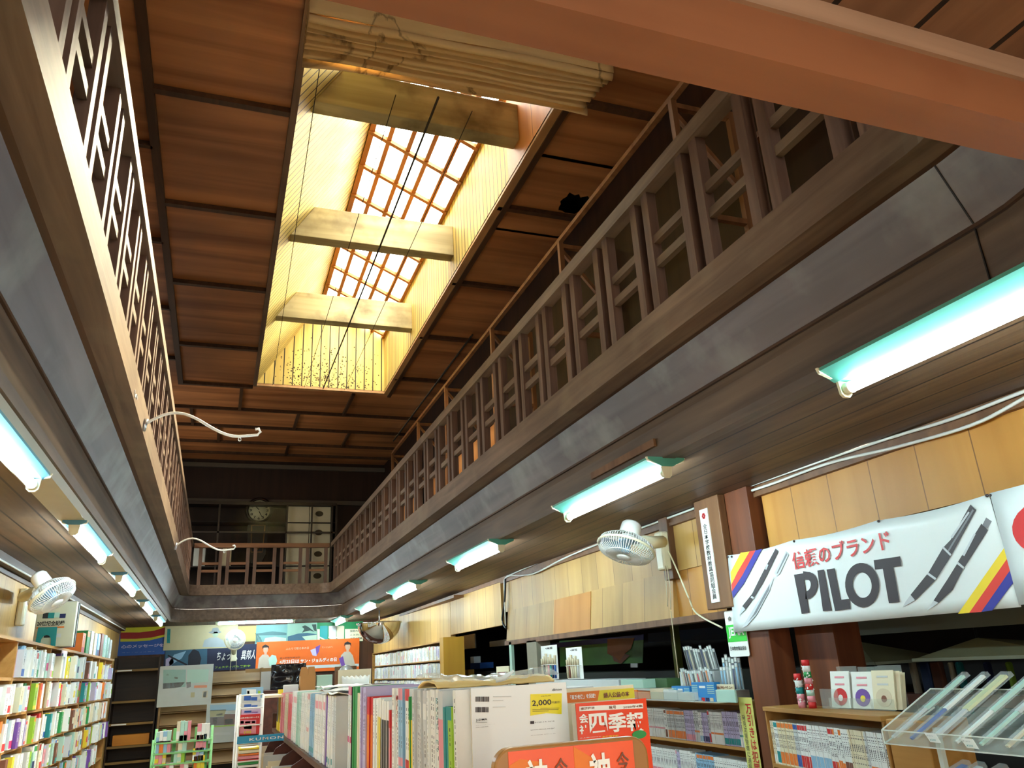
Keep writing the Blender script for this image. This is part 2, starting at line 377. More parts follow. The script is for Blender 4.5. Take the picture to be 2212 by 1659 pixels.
# ---- upper ceiling with its skylight opening and a torn hole
hc = at_z(1240, 440, ZU)
torn = []
for k in range(22):
    a = 2 * math.pi * k / 22; r = 0.8 + 0.4 * pnoise(Vector((math.cos(a) * 2.1, math.sin(a) * 2.1, 5))) + .16 * (-1) ** k * random.random()
    torn.append((hc.x + .17 * r * math.cos(a) * (1.25 if math.cos(a) > 0 else 1), hc.y + .20 * r * math.sin(a)))
struct(ring('ceiling_upper', [(XL, YF), (3.0, YF), (3.0, YB), (XL, YB)], [(SX0, SY0), (SX1, SY0), (SX1, SY1), (SX0, SY1)], ZU, ply, [torn]))
mb = MB(); mb.box(SX1 + .05, 3.1, hc.y - .6, hc.y + .6, ZU + .3, ZU + .34); mb.box(3.06, 3.1, hc.y - .6, hc.y + .6, ZU, ZU + .3); mb.box(SX1 + .05, SX1 + .09, hc.y - .6, hc.y + .6, ZU, ZU + .3)
for y in (hc.y - .62, hc.y + .58): mb.box(SX1 + .05, 3.1, y, y + .04, ZU, ZU + .3)
struct(mb.build('roof', darkroom))  # dark box added over the torn hole to keep sky light out
mb = MB()
def bat(x0, x1, y0, y1): mb.box(x0, x1, y0, y1, ZU - .045, ZU - .001)
bat(-.745, -.68, YF, 11.2)
ys = [3.62, 5.0, 6.49, 8.02, 9.73, 11.17]
for y in ys: bat(-.685, SX0 - .05, y - .028, y + .028)
for p in ((305, 305), (340, 515), (360, 661), (372, 770)):
    q = at_z(p[0], p[1], ZU); bat(XL, -.73, q.y - .02, q.y + .02)
for y in (4.28, 5.79, 7.33, 8.85, 10.4): bat(SX1 + .03, 3.0, y - .028, y + .028)
for y in (12.25, 13.18, 14.15, 14.9): bat(XL, 3.0, y - .022, y + .022)
for x, y0, y1 in ((1.0, 12.27, 13.16), (.1, 11.2, 12.23), (1.7, 11.2, 12.23), (1.95, 13.2, 14.13), (1.0, 14.17, 14.88), (-.2, 13.2, 14.13), (-.6, 12.27, 13.16)): bat(x - .022, x + .022, y0, y1)
struct(mb.build('trim_8', batten_m))
# ---- skylight well: vertical right wall, steep left wall, ridge, glazed right slope
RG = (1.144, 5.33 + E0); EV = (SX1, 4.87 + E0)
mb = MB(); mb.prism([(SX0, SY0, ZU), (RG[0], SY0, RG[1]), (RG[0] - .03, SY0, RG[1] + .02), (SX0 - .03, SY0, ZU + .02)], (0, SY1 - SY0, 0)); struct(mb.build('wall_skylight_left', cream))
struct(MB().box(SX1, SX1 + .03, 5.4, SY1, ZU - .02, EV[1]).build('wall_skylight_right', cream))
struct(MB().box(SX1, SX1 + .03, SY0, 5.4, ZU - .02, EV[1]).build('wall_skylight_right_front', orangeboard))
for nm, y in (('wall_skylight_far', SY1), ('wall_skylight_near', SY0 - .03)):
    mb = MB(); mb.prism([(SX0 - .03, y, ZU - .01), (SX1 + .03, y, ZU - .01), (EV[0] + .03, y, EV[1]), (RG[0], y, RG[1] + .02)], (0, .03, 0)); struct(mb.build(nm, creamx))
mb = MB(); mb.box(SX0 - .05, SX0, SY0, SY1, ZU - .06, ZU); struct(mb.build('trim_9', gal))
rimw = wood('rim strip', (190, 150, 104), (164, 122, 78), 'Y', 14)
mb = MB(); mb.box(SX1, SX1 + .07, SY0, SY1 + .07, ZU - .045, ZU - .005); mb.box(SX0 - .05, SX1, SY1, SY1 + .07, ZU - .045, ZU - .005); struct(mb.build('trim_10', rimw))
struct(MB().box(SX1 + .07, SX1 + .12, SY0, SY1 + .12, ZU - .06, ZU - .001).build('trim_11', batten_m))
# mould spots on the far end wall
sp = plain('mould', (74, 66, 42), 0.9); mb = MB()
for k in range(420):
    x = random.choice([random.gauss(.95, .16), random.gauss(1.25, .12), random.gauss(1.6, .3), random.uniform(.6, 2.0)]); z = ZU + abs(random.gauss(.18, .22))
    if z > ZU + (x - SX0) * 1.55 - .06 or not (SX0 + .05 < x < SX1 - .05) or z > ZU + .85: continue
    r = random.uniform(.005, .014)
    mb.prism([(x + r * math.cos(a) * random.uniform(.6, 1.3), SY1 - .0012, z + r * math.sin(a) * random.uniform(.6, 1.3)) for a in (0, 1.3, 2.5, 3.8, 5.0)], (0, .001, 0))
o = mb.build('mould_spots', sp); tag(o, 'speckled dark mould on the white end boards of the skylight well', 'mould', kind='stuff')
# window: lattice and panes on the slope
SG = 5.08
def slope(t, y, h=0.0):
    dx, dz = EV[0] - RG[0], EV[1] - RG[1]; L = math.hypot(dx, dz); nx, nz = -dz / L, dx / L
    return (RG[0] + dx * t + nx * h, y, RG[1] + dz * t + nz * h)
win = thing('window_3', None, None, (RG[0], SY0, RG[1])); win['kind'] = 'structure'
mb = MB()
for i in range(6):
    t = i / 5; t = min(max(t, .02), .985); mb.bar(slope(t, SG), slope(t, SY1), .058 if i in (0, 5) else .048, .06)
mb.build('rafter', lattice_m, win)
mb = MB(); y = 6.75 - .595 * 7
while y < SY1:
    if y > SG: mb.bar(slope(0, y, -.02), slope(1, y, -.02), .050, .04)
    y += .595
mb.build('crossbar', lattice_m, win)
mb = MB(); mb.prism([slope(-.02, SY0, .0), slope(1.02, SY0, .0), slope(1.02, SY0, .03), slope(-.02, SY0, .03)], (0, SG - SY0, 0)); struct(mb.build('roof_boarding', orangeboard))
mb = MB(); mb.prism([slope(-.02, SG, .05), slope(1.02, SG, .05), slope(1.02, SG, .056), slope(-.02, SG, .056)], (0, SY1 - SG, 0)); mb.build('pane', glass, win)
c = slope(.5, (SG + SY1) / 2, .08)
po = portal('skylight_portal', c, (0, 0, -1), 1.09, SY1 - SG)
nx = Vector((slope(.5, 0, -1)[0] - slope(.5, 0, 0)[0], 0, slope(.5, 0, -1)[2] - slope(.5, 0, 0)[2]))
zax = -nx.normalized(); yax = Vector((0, 1, 0)); xax = yax.cross(zax)
po.matrix_world = Matrix(((xax.x, yax.x, zax.x, c[0]), (xax.y, yax.y, zax.y, c[1]), (xax.z, yax.z, zax.z, c[2]), (0, 0, 0, 1)))
# tie beams across the well
for i, (y, zb, zt) in enumerate(((5.09, 4.19, 4.55), (7.14, 4.19, 4.55), (9.13, 4.19, 4.55))):
    xl = lambda z: SX0 + (z - 3.99) * (RG[0] - SX0) / 1.34
    mb = MB(); mb.prism([(xl(zb), y, zb + E0), (SX1, y, zb + E0), (SX1, y, zt + E0), (xl(zt), y, zt + E0)], (0, .15, 0))
    o = mb.build('tie_beam', creambeam, bevel=.006)
    tag(o, ['pale stained tie beam across the skylight well, nearest, beside the folded canvas', 'pale tie beam across the skylight well, middle of the three', 'pale tie beam across the skylight well, farthest, before the mouldy end boards'][i], 'beam', 'tie beams of the skylight')

# ---- canvas shade gathered under the near end of the skylight
m, nt, b = newmat('canvas'); tc = nd(nt, 'ShaderNodeTexCoord')
n1 = nd(nt, 'ShaderNodeTexNoise'); n1.inputs['Scale'].default_value = 1.7; n1.inputs['Detail'].default_value = 6; n1.inputs['Distortion'].default_value = .6
nt.links.new(tc.outputs['Object'], n1.inputs['Vector'])
cr = nd(nt, 'ShaderNodeValToRGB'); cr.color_ramp.elements[0].position = .30; cr.color_ramp.elements[0].color = S(216, 180, 126); cr.color_ramp.elements[1].position = .72; cr.color_ramp.elements[1].color = S(206, 170, 116)
for pos, c in ((.40, (226, 192, 138)), (.575, (220, 186, 130)), (.59, (146, 118, 78)), (.605, (218, 182, 126))):
    e = cr.color_ramp.elements.new(pos); e.color = S(*c)
nt.links.new(n1.outputs[0], cr.inputs[0]); nt.links.new(cr.outputs[0], b.inputs['Base Color']); b.inputs['Roughness'].default_value = .85
MATS['canvas'] = m; canvas_m = m
cv = thing('canvas_shade', 'stained tan canvas shade gathered in folds under the skylight', 'shade', (1.2, 3.45, 4.95))
x0, x1 = .245, 2.12
def zs(u): return -.06 * (1 - u)                            # the left end hangs a little lower
def panel(u, v):
    x = x0 + (x1 - x0) * u; return (x, 3.43 + .02 * v + .012 * pnoise(Vector((x * 2, v * 2, 0))), E0 + 3.485 + zs(u) + (.40 + .05 * (1 - u)) * (1 - v) + .01 * pnoise(Vector((x * 1.5, 3, v))))
MB().sheet(panel, 40, 10).build('front_panel', canvas_m, cv, solid=.004)
mb = MB()
prof = []
for k in range(7):
    yy = 3.45 + k * .049
    prof += [(yy, 3.60 if k else 3.48), (yy + .004, 3.452 + .008 * (k % 2)), (yy + .020, 3.440 + .008 * (k % 3)), (yy + .028, 3.47), (yy + .031, 3.60)]
def pleat(u, v):
    i = v * (len(prof) - 1); a = int(min(i, len(prof) - 2)); f = i - a; y, z = prof[a][0] * (1 - f) + prof[a + 1][0] * f, prof[a][1] * (1 - f) + prof[a + 1][1] * f
    x = x0 + (x1 - x0 - .07 * v) * u
    return (x + .008 * pnoise(Vector((v * 30, 1, u * 3))), y + .022 * pnoise(Vector((x * 1.7, v * 2, 2))), E0 + z + zs(u) * (1 - .3 * v) + .02 * pnoise(Vector((x * 1.3, v * 5, 7))))
mb.sheet(pleat, 48, (len(prof) - 1)).build('folds', canvas_m, cv, solid=.003)
def flap(u, v):
    x = x0 + (x1 - .02 - x0) * u; return (x, 3.80 + .03 * v + .03 * pnoise(Vector((x * 1.2, 4, v))), E0 + 3.52 + zs(u) - (.085 - .035 * math.sin(u * 3.1)) * v + .02 * pnoise(Vector((x * 2.1, 9, v * 2))))
MB().sheet(flap, 48, 6).build('hem', canvas_m, cv, solid=.004)
cordm = plain('dark cord', (52, 44, 34), 0.8); wirem = plain('grey wire', (120, 112, 96), 0.5)
mb = MB(); mb.tube([(1.15 + .9 * t, 3.42 - .015, E0 + 3.88 - .06 * math.sin(3.1 * t) + .012 * math.sin(25 * t)) for t in [k / 20 for k in range(21)]], .008, 5); mb.tube([(2.0 + .03 * math.sin(6 * t), 3.405, E0 + 3.86 - .22 * t) for t in [k / 10 for k in range(11)]], .006, 5)
mb.tube([(1.32 + .03 * math.sin(k * .7), 3.40, E0 + 3.86 + .04 * math.cos(k * .7)) for k in range(9)], .006, 5, closed=True)
mb.build('pull_cord', wirem, cv)
mb = MB(); mb.box(1.99, 2.015, 3.39, 3.41, E0 + 3.70, E0 + 3.75); mb.build('cord_toggle', white, cv)
# wires the shade slides on
for i, (a, b2, r) in enumerate((((588, 833), (690, 150), .003), ((657, 838), (855, 205), .003), ((697, 842), (947, 210), .008), ((742, 846), (1020, 240), .003))):
    p = at_z(a[0], a[1], ZU - .03); p.y = SY1 - .01; q = at_y(b2[0], b2[1], 3.82)
    mb = MB(); mb.tube([p.lerp(q, t / 14) + Vector((0, 0, -.02 * math.sin(math.pi * t / 14))) for t in range(15)], r, 5)
    o = mb.build('hanging_wire', cordm); tag(o, ['thin wire along the left side of the skylight well', 'thin wire left of the thick cord under the skylight', 'thick dark cord running the length of the skylight', 'thin wire right of the thick cord under the skylight'][i], 'wire', 'wires under the skylight')

# ================================================================ BALUSTRADES
def balustrade(name, label, fn, s0, s1, mat_rail, mats, phase, upright_mat):
    """fn(s, d, z): s along the rail, d behind the fascia face"""
    root = thing(name, label, 'balustrade', fn((s0 + s1) / 2, .04, 3.07), 'balustrades round the gallery')
    def bx(sa, sb, da, db, za, zb, nm, m):
        a, b2 = fn(sa, da, za), fn(sb, db, zb)
        return MB().box(min(a[0], b2[0]), max(a[0], b2[0]), min(a[1], b2[1]), max(a[1], b2[1]), za, zb).build(nm, m, root)
    bx(s0, s1, -.006, .066, 3.69, 3.765, 'handrail', mat_rail)
    s = phase
    while s < s1 - .02:
        for q in (s, s + .32):
            if s0 + .02 < q < s1 - .02: bx(q - .028, q + .028, .012, .062, 3.068, 3.690, 'baluster', upright_mat)
        if s > s0 and s + .32 < s1:
            for z in (3.30, 3.425): bx(s + .028, s + .292, .022, .052, z - .021, z + .021, 'crossbar', mats)
        s += .44
balustrade('balustrade', 'right gallery balustrade of paired uprights and short crossbars', lambda s, d, z: (VX1 + d, s, z), 1.3, VY1 - .05, gal, gal, 1.20 + .0, galz)
balustrade('balustrade', 'left gallery balustrade seen steeply from below beside the plywood ceiling', lambda s, d, z: (VX0 - d, s, z), 1.3, VY1 - .05, gal, gal, 1.12, galz)
balustrade('balustrade', 'short back balustrade in front of the upstairs wall clock', lambda s, d, z: (s, VY1 + d, z), VX0 + .02, VX1 - .02, galx, galx, VX0 + .13, galz)

# ================================================================ LAMPS
def lamp(a, b, label, group, top=ZC, house=None, W=.105):
    """fluorescent fixture from a to b (tube ends)"""
    a, b = Vector(a), Vector(b); d = (b - a).normalized(); s = Vector((0, 0, 1)).cross(d).normalized(); zt = top - a.z
    root = thing('fluorescent_lamp', label, 'lamp', ((a.x + b.x) / 2, (a.y + b.y) / 2, top), group)
    e = .035; A = a - d * e; L = (b - a).length + 2 * e
    def sec(k): return [A + s * x * k + Vector((0, 0, z)) for x, z in ((-W, zt), (W, zt), (W, zt - .012), (.033, .028), (-.033, .028), (-W, zt - .012))]
    MB().prism(sec(1), d * L).build('housing', house or teal, root)
    MB().tube([a, a + d * .01, b - d * .01, b], [.017, .0195, .0195, .017], 14).build('tube', tube_m, root)
    for p, q in ((a, -1), (b, 1)):
        mb = MB(); c = p + d * q * .018
        mb.prism([c + s * x + Vector((0, 0, z)) for x, z in ((-W - .008, zt + .0), (W + .008, zt), (W, zt - .02), (.03, .03), (.024, -.018), (.012, -.03), (-.012, -.03), (-.024, -.018), (-.03, .03), (-W, zt - .02))], d * q * .012)
        mb.tube([c - d * q * .004, c - d * q * .028], .022, 12)
        mb.build('socket', ivory, root)
    return root
RL = [(.86, 2.06), (3.37, 4.57), (5.94, 7.15), (8.80, 10.02), (11.25, 12.5), (14.1, 15.3)]
RLn = ['nearest, at the picture edge', 'second from the front', 'third from the front', 'fourth from the front', 'fifth from the front', 'last, against the green poster']
for (y0, y1), n in zip(RL, RLn):
    lamp((2.085, y0, 2.425), (2.085, y1, 2.425), 'lit fluorescent tube lamp on the right ceiling, ' + n, 'fluorescent lamps on the right')
LL = [(-.1, 1.1), (2.62, 3.84), (5.03, 6.25), (7.43, 8.66), (9.92, 11.15), (12.2, 13.4)]  # the first one is out of view, added for its light
LLn = ['over the entrance', 'nearest, cut by the picture edge', 'second in view', 'third in view', 'fourth in view', 'farthest, by the striped banner']
for (y0, y1), n in zip(LL, LLn):
    lamp((-.802, y0, 2.40), (-.802, y1, 2.40), 'lit fluorescent tube lamp on the left ceiling, ' + n, 'fluorescent lamps on the left', top=2.454, W=.062, house=plain('blue grey enamel', (84, 136, 158), .3))
mb = MB(); mb.prism([(-.905, .8, ZC - .001), (-.735, .8, ZC - .001), (-.75, .8, 2.455), (-.89, .8, 2.455)], (0, 12.8, 0)); o = mb.build('lamp_channel', greyp); tag(o, 'long grey steel channel that carries the left row of lamps', 'channel')
a, b = at_y(470, 1347, 14.8), at_y(633, 1344.5, 14.8)
lamp((a.x, 14.8, a.z), (b.x, 14.8, a.z), 'lit fluorescent lamp set crosswise above the back wall posters', 'fluorescent lamps at the back')
o = MB().box(2.03, 2.046, 3.35, 4.1, 2.56, 2.60).build('wooden_batten', brownpost); tag(o, 'short wooden batten fixed to the edge beam above a right lamp', 'batten')

# ================================================================ RIGHT WALL
wallbox('wall_right', XR + .16, XR + .26, YF, YB, 0, 1.18, darkroom)
wallbox('wall_right_front', XR, XR + .06, YF, 3.87, 2.12, ZC, orangepan)
wallbox('wall_right_front_lower', XR, XR + .06, YF, 1.0, 0, 2.12, orangepan)
wallbox('wall_right_middle', XR, XR + .06, 4.40, 8.65, 2.115, ZC, tan)
mb = MB(); mb.prism([(XR, 4.98, 2.12), (XR + .06, 4.98, 2.12), (XR + .02, 4.98, 1.80), (XR - .035, 4.98, 1.80)], (0, 3.55, 0)); struct(mb.build('wall_right_middle_lower', tanlow))
wallbox('wall_right_middle_end', XR + .01, XR + .06, 4.40, 4.975, 1.80, 2.115, orangepan)
mb = MB(); mb.box(XR - .05, XR + .08, 4.13, 8.55, 1.755, 1.80); struct(mb.build('trim_12', brownpost))
mb = MB(); mb.prism([(XR, 8.75, 2.46), (XR + .05, 8.75, 2.46), (XR + .05, 8.75, 1.98), (XR, 8.75, 1.98)], (-.02, 2.1, 0)); struct(mb.build('wall_right_back', tan))
mb = MB(); mb.prism([(XR - .02, 10.86, 2.46), (XR + .05, 10.86, 2.46), (XR + .05, 10.86, 1.9), (XR - .02, 10.86, 1.9)], (-.22, 4.64, 0)); struct(mb.build('wall_right_back_far', tan))
mb = MB(); mb.box(XR - .02, XR + .1, YF, 15.4, 2.455, ZC); mb.box(XR - .035, XR, .8, 8.65, 2.43, 2.455); mb.box(XR - .15, XR + .02, 10.2, 15.2, 2.42, 2.455); struct(mb.build('trim_13', brownpost))
mb = MB(); mb.prism([(XR - .001, 6.35, 2.117), (XR - .036, 6.35, 1.802), (XR - .040, 6.35, 1.802), (XR - .006, 6.35, 2.117)], (0, .82, 0)); struct(mb.build('trim_16', wood('amber tan panel', (196, 134, 62), (178, 116, 48), 'Z', 6)))
mb = MB(); mb.box(XL, XL + .09, YF, 15.4, 2.44, ZC); mb.box(XL, XL + .02, YF, 15.4, 2.40, 2.44); struct(mb.build('trim_17', beam_m))
# the dark store room beyond the opening
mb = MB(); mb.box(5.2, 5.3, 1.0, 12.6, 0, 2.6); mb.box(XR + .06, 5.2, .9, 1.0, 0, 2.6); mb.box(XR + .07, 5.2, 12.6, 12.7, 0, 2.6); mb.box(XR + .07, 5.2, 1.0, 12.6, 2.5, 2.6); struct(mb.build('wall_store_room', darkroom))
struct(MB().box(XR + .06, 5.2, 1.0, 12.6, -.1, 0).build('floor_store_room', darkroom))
wallbox('wall_right_far', XR - .02, XR + .06, 10.86, YB, 0, 1.95, shelfw)
def post(name, label, x0, x1, y0, y1, z0, z1, m, cat='post', bev=.004): return tag(MB().box(x0, x1, y0, y1, z0, z1).build(name, m, bevel=bev), label, cat)
struct(MB().box(2.97, 3.12, 3.90, 4.13, 0, ZC).build('column', redpost, bevel=.004))
struct(MB().box(3.12, 3.3, 3.55, 3.86, 0, 2.0).build('column_inner', redpost))
post('hanging_post', 'short brown wooden post on the tan panels beside the large fan', 3.0, 3.05, 4.90, 5.02, 2.06, ZC, brownpost)
bd = thing('notice_board', 'thick wooden board on the pillar carrying a narrow white sign', 'board', (2.94, 4.27, 1.81))
MB().box(2.92, 2.975, 4.135, 4.41, 1.81, 2.50).build('board', brownpost, bd, bevel=.006)
MB().box(2.975, 3.05, 4.12, 4.17, 1.81, 2.50).build('backing_batten', redpost, bd)
F = Face((2.92, 4.345, 1.85), (0, -1, 0))
mb = MB(); F.rect(mb, 0, .09, 0, .585, .006, .006); mb.build('sign_plate', white, bd)
F.text('全\n日\n本\n学\n校\n教\n材\n教\n具\n協\n同\n組\n合\n員', .022, .068, .02, .49, black, bd, 'sign_lettering', bold=.012, h=.008)
mb = MB()
for k in range(6): F.ell(mb, .045 + .012 * math.cos(k * 1.047), .54 + .012 * math.sin(k * 1.047), .009, .009, .008, 8)
mb.build('red_emblem', P['red'], bd)
# enamel sign of the teaching materials association
jm = thing('association_plate', 'white plate with a green band hanging below the wooden notice board', 'sign', (2.955, 4.19, 1.52))
F = Face((2.955, 4.285, 1.525), (0, -1, 0))
mb = MB(); c = []
for cx, cy, a0 in ((.012, .012, 180), (.185, .012, 270), (.185, .255, 0), (.012, .255, 90)):
    for k in range(5): t = math.radians(a0 + 22.5 * k); c.append((cx + .012 * math.cos(t), cy + .012 * math.sin(t)))
F.poly(mb, c, 0, .004); mb.build('plate', white, jm)
mb = MB(); F.rect(mb, 0, .197, .085, .185, .0012); mb.build('green_band', plain('vivid green', (52, 196, 62), .4), jm)
F.text('JEMA', .02, .178, .105, .172, white, jm, 'band_lettering', bold=.03)
F.text('日本教材備品協会', .018, .18, .035, .060, black, jm, 'lower_lettering', bold=.015)
F.text('会　員', .035, .155, .205, .235, black, jm, 'upper_lettering')

# ---- big white banner with pens
zb = lambda x, y: (1440 + x * .349, 1030 + y * .349)
BX = 2.925
bn = thing('pen_banner', 'white vinyl banner with big dark lettering, two pens and yellow, red and blue stripes', 'banner', (BX, 3.2, 1.65))
def bp(x, y):
    q = at_x(*zb(x, y), BX); return (4.17 - q.y, q.z - 1.62)
BF = Face((BX, 4.17, 1.62), (0, -1, 0))
corner = [bp(375, 487), bp(415, 963), bp(2000, 830), bp(2212, 800), bp(1995, 112)]
tl, bl, br, tr = bp(375, 487), bp(415, 963), bp(2190, 806), bp(1990, 108)
tops = [bp(375, 487), bp(790, 395), bp(1315, 270), bp(1990, 108)]
def ban(u, v):
    a = tl[0] + (tr[0] - tl[0]) * u; t = tl[1] + (tr[1] - tl[1]) * u - .012 * math.sin(math.pi * ((u * 3.0) % 1.0))
    a2 = bl[0] + (br[0] - bl[0]) * u; b2 = bl[1] + (br[1] - bl[1]) * u
    return BF.p(a * (1 - v) + a2 * v, t * (1 - v) + b2 * v, -.004)
MB().sheet(ban, 24, 8).build('cloth', plain('white vinyl', (216, 220, 218), .35, var=.02), bn, solid=.002)
def bpoly(nm, pts, m, h=.002):
    mb = MB(); BF.poly(mb, [bp(*p) for p in pts], h); return mb.build(nm, m, bn)
stripey, striper, stripeb = plain('stripe yellow', (236, 204, 40), .4), plain('stripe red', (222, 58, 44), .4), plain('stripe blue', (46, 52, 150), .4)
bpoly('stripe', [(398, 590), (460, 470), (515, 462), (440, 590), (402, 668)], stripey); bpoly('stripe', [(402, 668), (440, 590), (515, 462), (552, 455), (470, 610), (406, 710)], striper); bpoly('stripe', [(406, 710), (470, 610), (552, 455), (592, 447), (480, 660), (412, 750)], stripeb)
bpoly('stripe', [(2113, 408), (2135, 470), (1875, 842), (1805, 848)], stripey); bpoly('stripe', [(2135, 470), (2158, 535), (1950, 836), (1875, 842)], striper); bpoly('stripe', [(2158, 535), (2185, 605), (2018, 826), (1950, 836)], stripeb)
a, b, c, d = bp(775, 570), bp(1400, 420), bp(1390, 345), bp(770, 475)
def fit(txt, p0, p1, p2, m, nm, bold):
    """p0 lower left, p1 lower right, p2 upper left"""
    A, B, C = bp(*p0), bp(*p1), bp(*p2)
    f = Face(BF.p(A[0], A[1], 0), BF.p(B[0], B[1]) - BF.p(A[0], A[1]), (0, 0, 1)); f.n = BF.n
    L = (BF.p(*B) - BF.p(*A)).length
    return f.text(txt, 0, L, 0, C[1] - A[1], m, bn, nm, bold=bold, h=.003)
fit('信頼のブランド', (790, 578), (1398, 448), (770, 470), plain('banner red', (206, 44, 44), .4), 'red_lettering', .018)
def strip(nm, outer, inner, m):
    """a closed letter stroke between two outlines of equal length"""
    mb = MB()
    for k in range(len(outer) - 1): BF.poly(mb, [bp(*outer[k]), bp(*outer[k + 1]), bp(*inner[k + 1]), bp(*inner[k])], .0025)
    return mb.build(nm, m, bn)
bpoly('dark_lettering', [(970, 832), (1022, 828), (974, 574), (935, 580)], ink, .0025)
bpoly('dark_lettering', [(1045, 830), (1140, 816), (1132, 754), (1078, 762), (1040, 566), (992, 574)], ink, .0025)
bpoly('dark_lettering', [(1378, 782), (1443, 774), (1404, 558), (1455, 552), (1446, 492), (1284, 516), (1292, 574), (1340, 567)], ink, .0025)
ov = lambda rx, ry: [(1212 + rx * math.cos(t) + 14 * math.sin(t), 670 + ry * math.sin(t) - 12 * math.cos(t)) for t in [k * math.pi / 16 for k in range(33)]]
strip('dark_lettering', ov(104, 137), ov(58, 78), ink)
bpoly('dark_lettering', [(838, 848), (884, 840), (846, 597), (790, 606)], ink, .0025)
pv = lambda rx, ry, x0: [(x0, 672 - ry - 4)] + [(872 + rx * math.cos(t), 672 - 6 * math.cos(t) + ry * math.sin(t)) for t in [-PI2_ + k * math.pi / 12 for k in range(13)]] + [(x0 + 14, 672 + ry + 4)]
strip('dark_lettering', pv(64, 84, 846), pv(22, 34, 850), ink)
pd, pg, pl = plain('pen black', (56, 50, 54), .35), plain('pen grey', (120, 122, 126), .35), plain('pen light', (196, 200, 204), .3)
def pen(parts):
    for nm, pts, m, h in parts: bpoly(nm, pts, m, h)
pen([('pen_print', [(1882, 172), (1917, 205), (1760, 490), (1668, 636), (1620, 598), (1712, 440), (1760, 390)], pd, .002), ('pen_print', [(1668, 636), (1540, 764), (1512, 730), (1618, 598)], pd, .002), ('pen_print', [(1540, 764), (1464, 806), (1480, 775), (1512, 730)], pl, .0022),
     ('pen_print', [(1760, 372), (1870, 215), (1878, 222), (1772, 380)], pl, .0028), ('pen_print', [(1715, 430), (1765, 480), (1758, 490), (1708, 440)], pl, .0028), ('pen_print', [(1622, 592), (1672, 628), (1666, 640), (1615, 604)], pl, .0028), ('pen_print', [(1896, 200), (1905, 208), (1745, 470), (1738, 462)], pg, .0026),
     ('pen_print', [(1950, 290), (1990, 330), (1840, 565), (1800, 535)], pd, .002), ('pen_print', [(1980, 252), (2014, 275), (1988, 318), (1956, 300)], pg, .0022), ('pen_print', [(1842, 560), (1802, 535), (1740, 635), (1655, 765), (1685, 780), (1770, 700)], pd, .002), ('pen_print', [(1655, 765), (1685, 780), (1612, 830)], pl, .0022),
     ('pen_print', [(1805, 525), (1848, 562), (1842, 572), (1798, 538)], pl, .0028), ('pen_print', [(1832, 485), (1905, 350), (1915, 356), (1846, 490)], pl, .0028),
     ('pen_print', [(676, 445), (692, 462), (600, 650), (540, 750), (490, 820), (470, 800), (530, 725), (600, 585)], pd, .002), ('pen_print', [(490, 820), (470, 800), (450, 858)], pl, .0022), ('pen_print', [(612, 570), (625, 540), (632, 546), (618, 576)], pl, .0028), ('pen_print', [(528, 738), (548, 748), (542, 758), (522, 748)], pl, .0028),
     ('pen_print', [(738, 460), (756, 482), (700, 600), (682, 614), (668, 595)], pl, .002), ('pen_print', [(742, 470), (750, 480), (690, 598), (682, 600)], pg, .0024), ('pen_print', [(665, 620), (640, 700), (560, 850), (500, 920), (466, 938), (500, 880), (600, 720), (640, 660)], pl, .002), ('pen_print', [(640, 665), (636, 700), (556, 846), (505, 900), (540, 850), (606, 725)], pg, .0024)])
for x, y in ((380, 492), (404, 490), (790, 395), (1313, 270), (1985, 112), (2010, 110)):
    q = bp(x, y + 4); mb = MB(); mb.lathe([(.0, .006), (.006, .005), (.007, 0)], BF.p(q[0], q[1], 0), BF.n, 8); mb.build('tack', pd, bn)
b2 = thing('red_mark_banner', 'second white banner with a red shape at the right picture edge', 'banner', (BX, 2.0, 1.65))
def ban2(u, v):
    q = at_x(*zb(2000, 108), BX); y = q.y - .004 - 1.1 * u; return (BX - .004 + .006 * math.sin(u * 9), y, 2.105 + .02 * u - (.44) * v)
MB().sheet(ban2, 12, 4).build('cloth', MATS['white vinyl'], b2, solid=.002)
F2 = Face((BX, 2.3, 1.65), (0, -1, 0)); q = at_x(*zb(2195, 330), BX)
mb = MB(); F2.ell(mb, 2.3 - q.y + .12, q.z - 1.65 - .01, .15, .105, .012, 24); mb.build('red_shape', MATS['banner red'], b2)

# ---- cables along the wall head
cablem = plain('white cable', (214, 214, 206), .5)
def cable(label, pts, r=.008, m=None, smooth=True, group='cables along the right wall'):
    mb = MB(); P_ = [Vector(p) for p in pts]; out = []
    for i in range(len(P_) - 1):
        p0, p1, p2, p3 = P_[max(i - 1, 0)], P_[i], P_[i + 1], P_[min(i + 2, len(P_) - 1)]
        for k in range(6):
            t = k / 6; out.append(.5 * ((2 * p1) + (p2 - p0) * t + (2 * p0 - 5 * p1 + 4 * p2 - p3) * t * t + (3 * p1 - p0 - 3 * p2 + p3) * t ** 3))
    out.append(P_[-1]); mb.tube(out, r, 6)
    return tag(mb.build('cable', m or cablem), label, 'cable', group)
cx = lambda px, py, x=3.012: at_x(px, py, x)
cable('upper white cable clipped along the right wall head', [cx(2330, 810), cx(2212, 846), cx(2060, 904), cx(1898, 954), cx(1670, 1032), cx(1560, 1070)])
cable('slack white cable sagging over the orange panels at right', [cx(2330, 800), cx(2212, 861), cx(2100, 918), cx(1940, 965), cx(1790, 1001), cx(1660, 1048), cx(1565, 1078)])
cable('straight white cable behind the large wall fan', [cx(1500, 1092), cx(1420, 1115), cx(1300, 1155), cx(1180, 1208), cx(1095, 1245)])
cable('drooping white cable crossing behind the large wall fan', [cx(1500, 1098), cx(1395, 1137), cx(1280, 1180), cx(1215, 1208), cx(1150, 1240), cx(1095, 1246), cx(1090, 1275), cx(1092, 1352)])
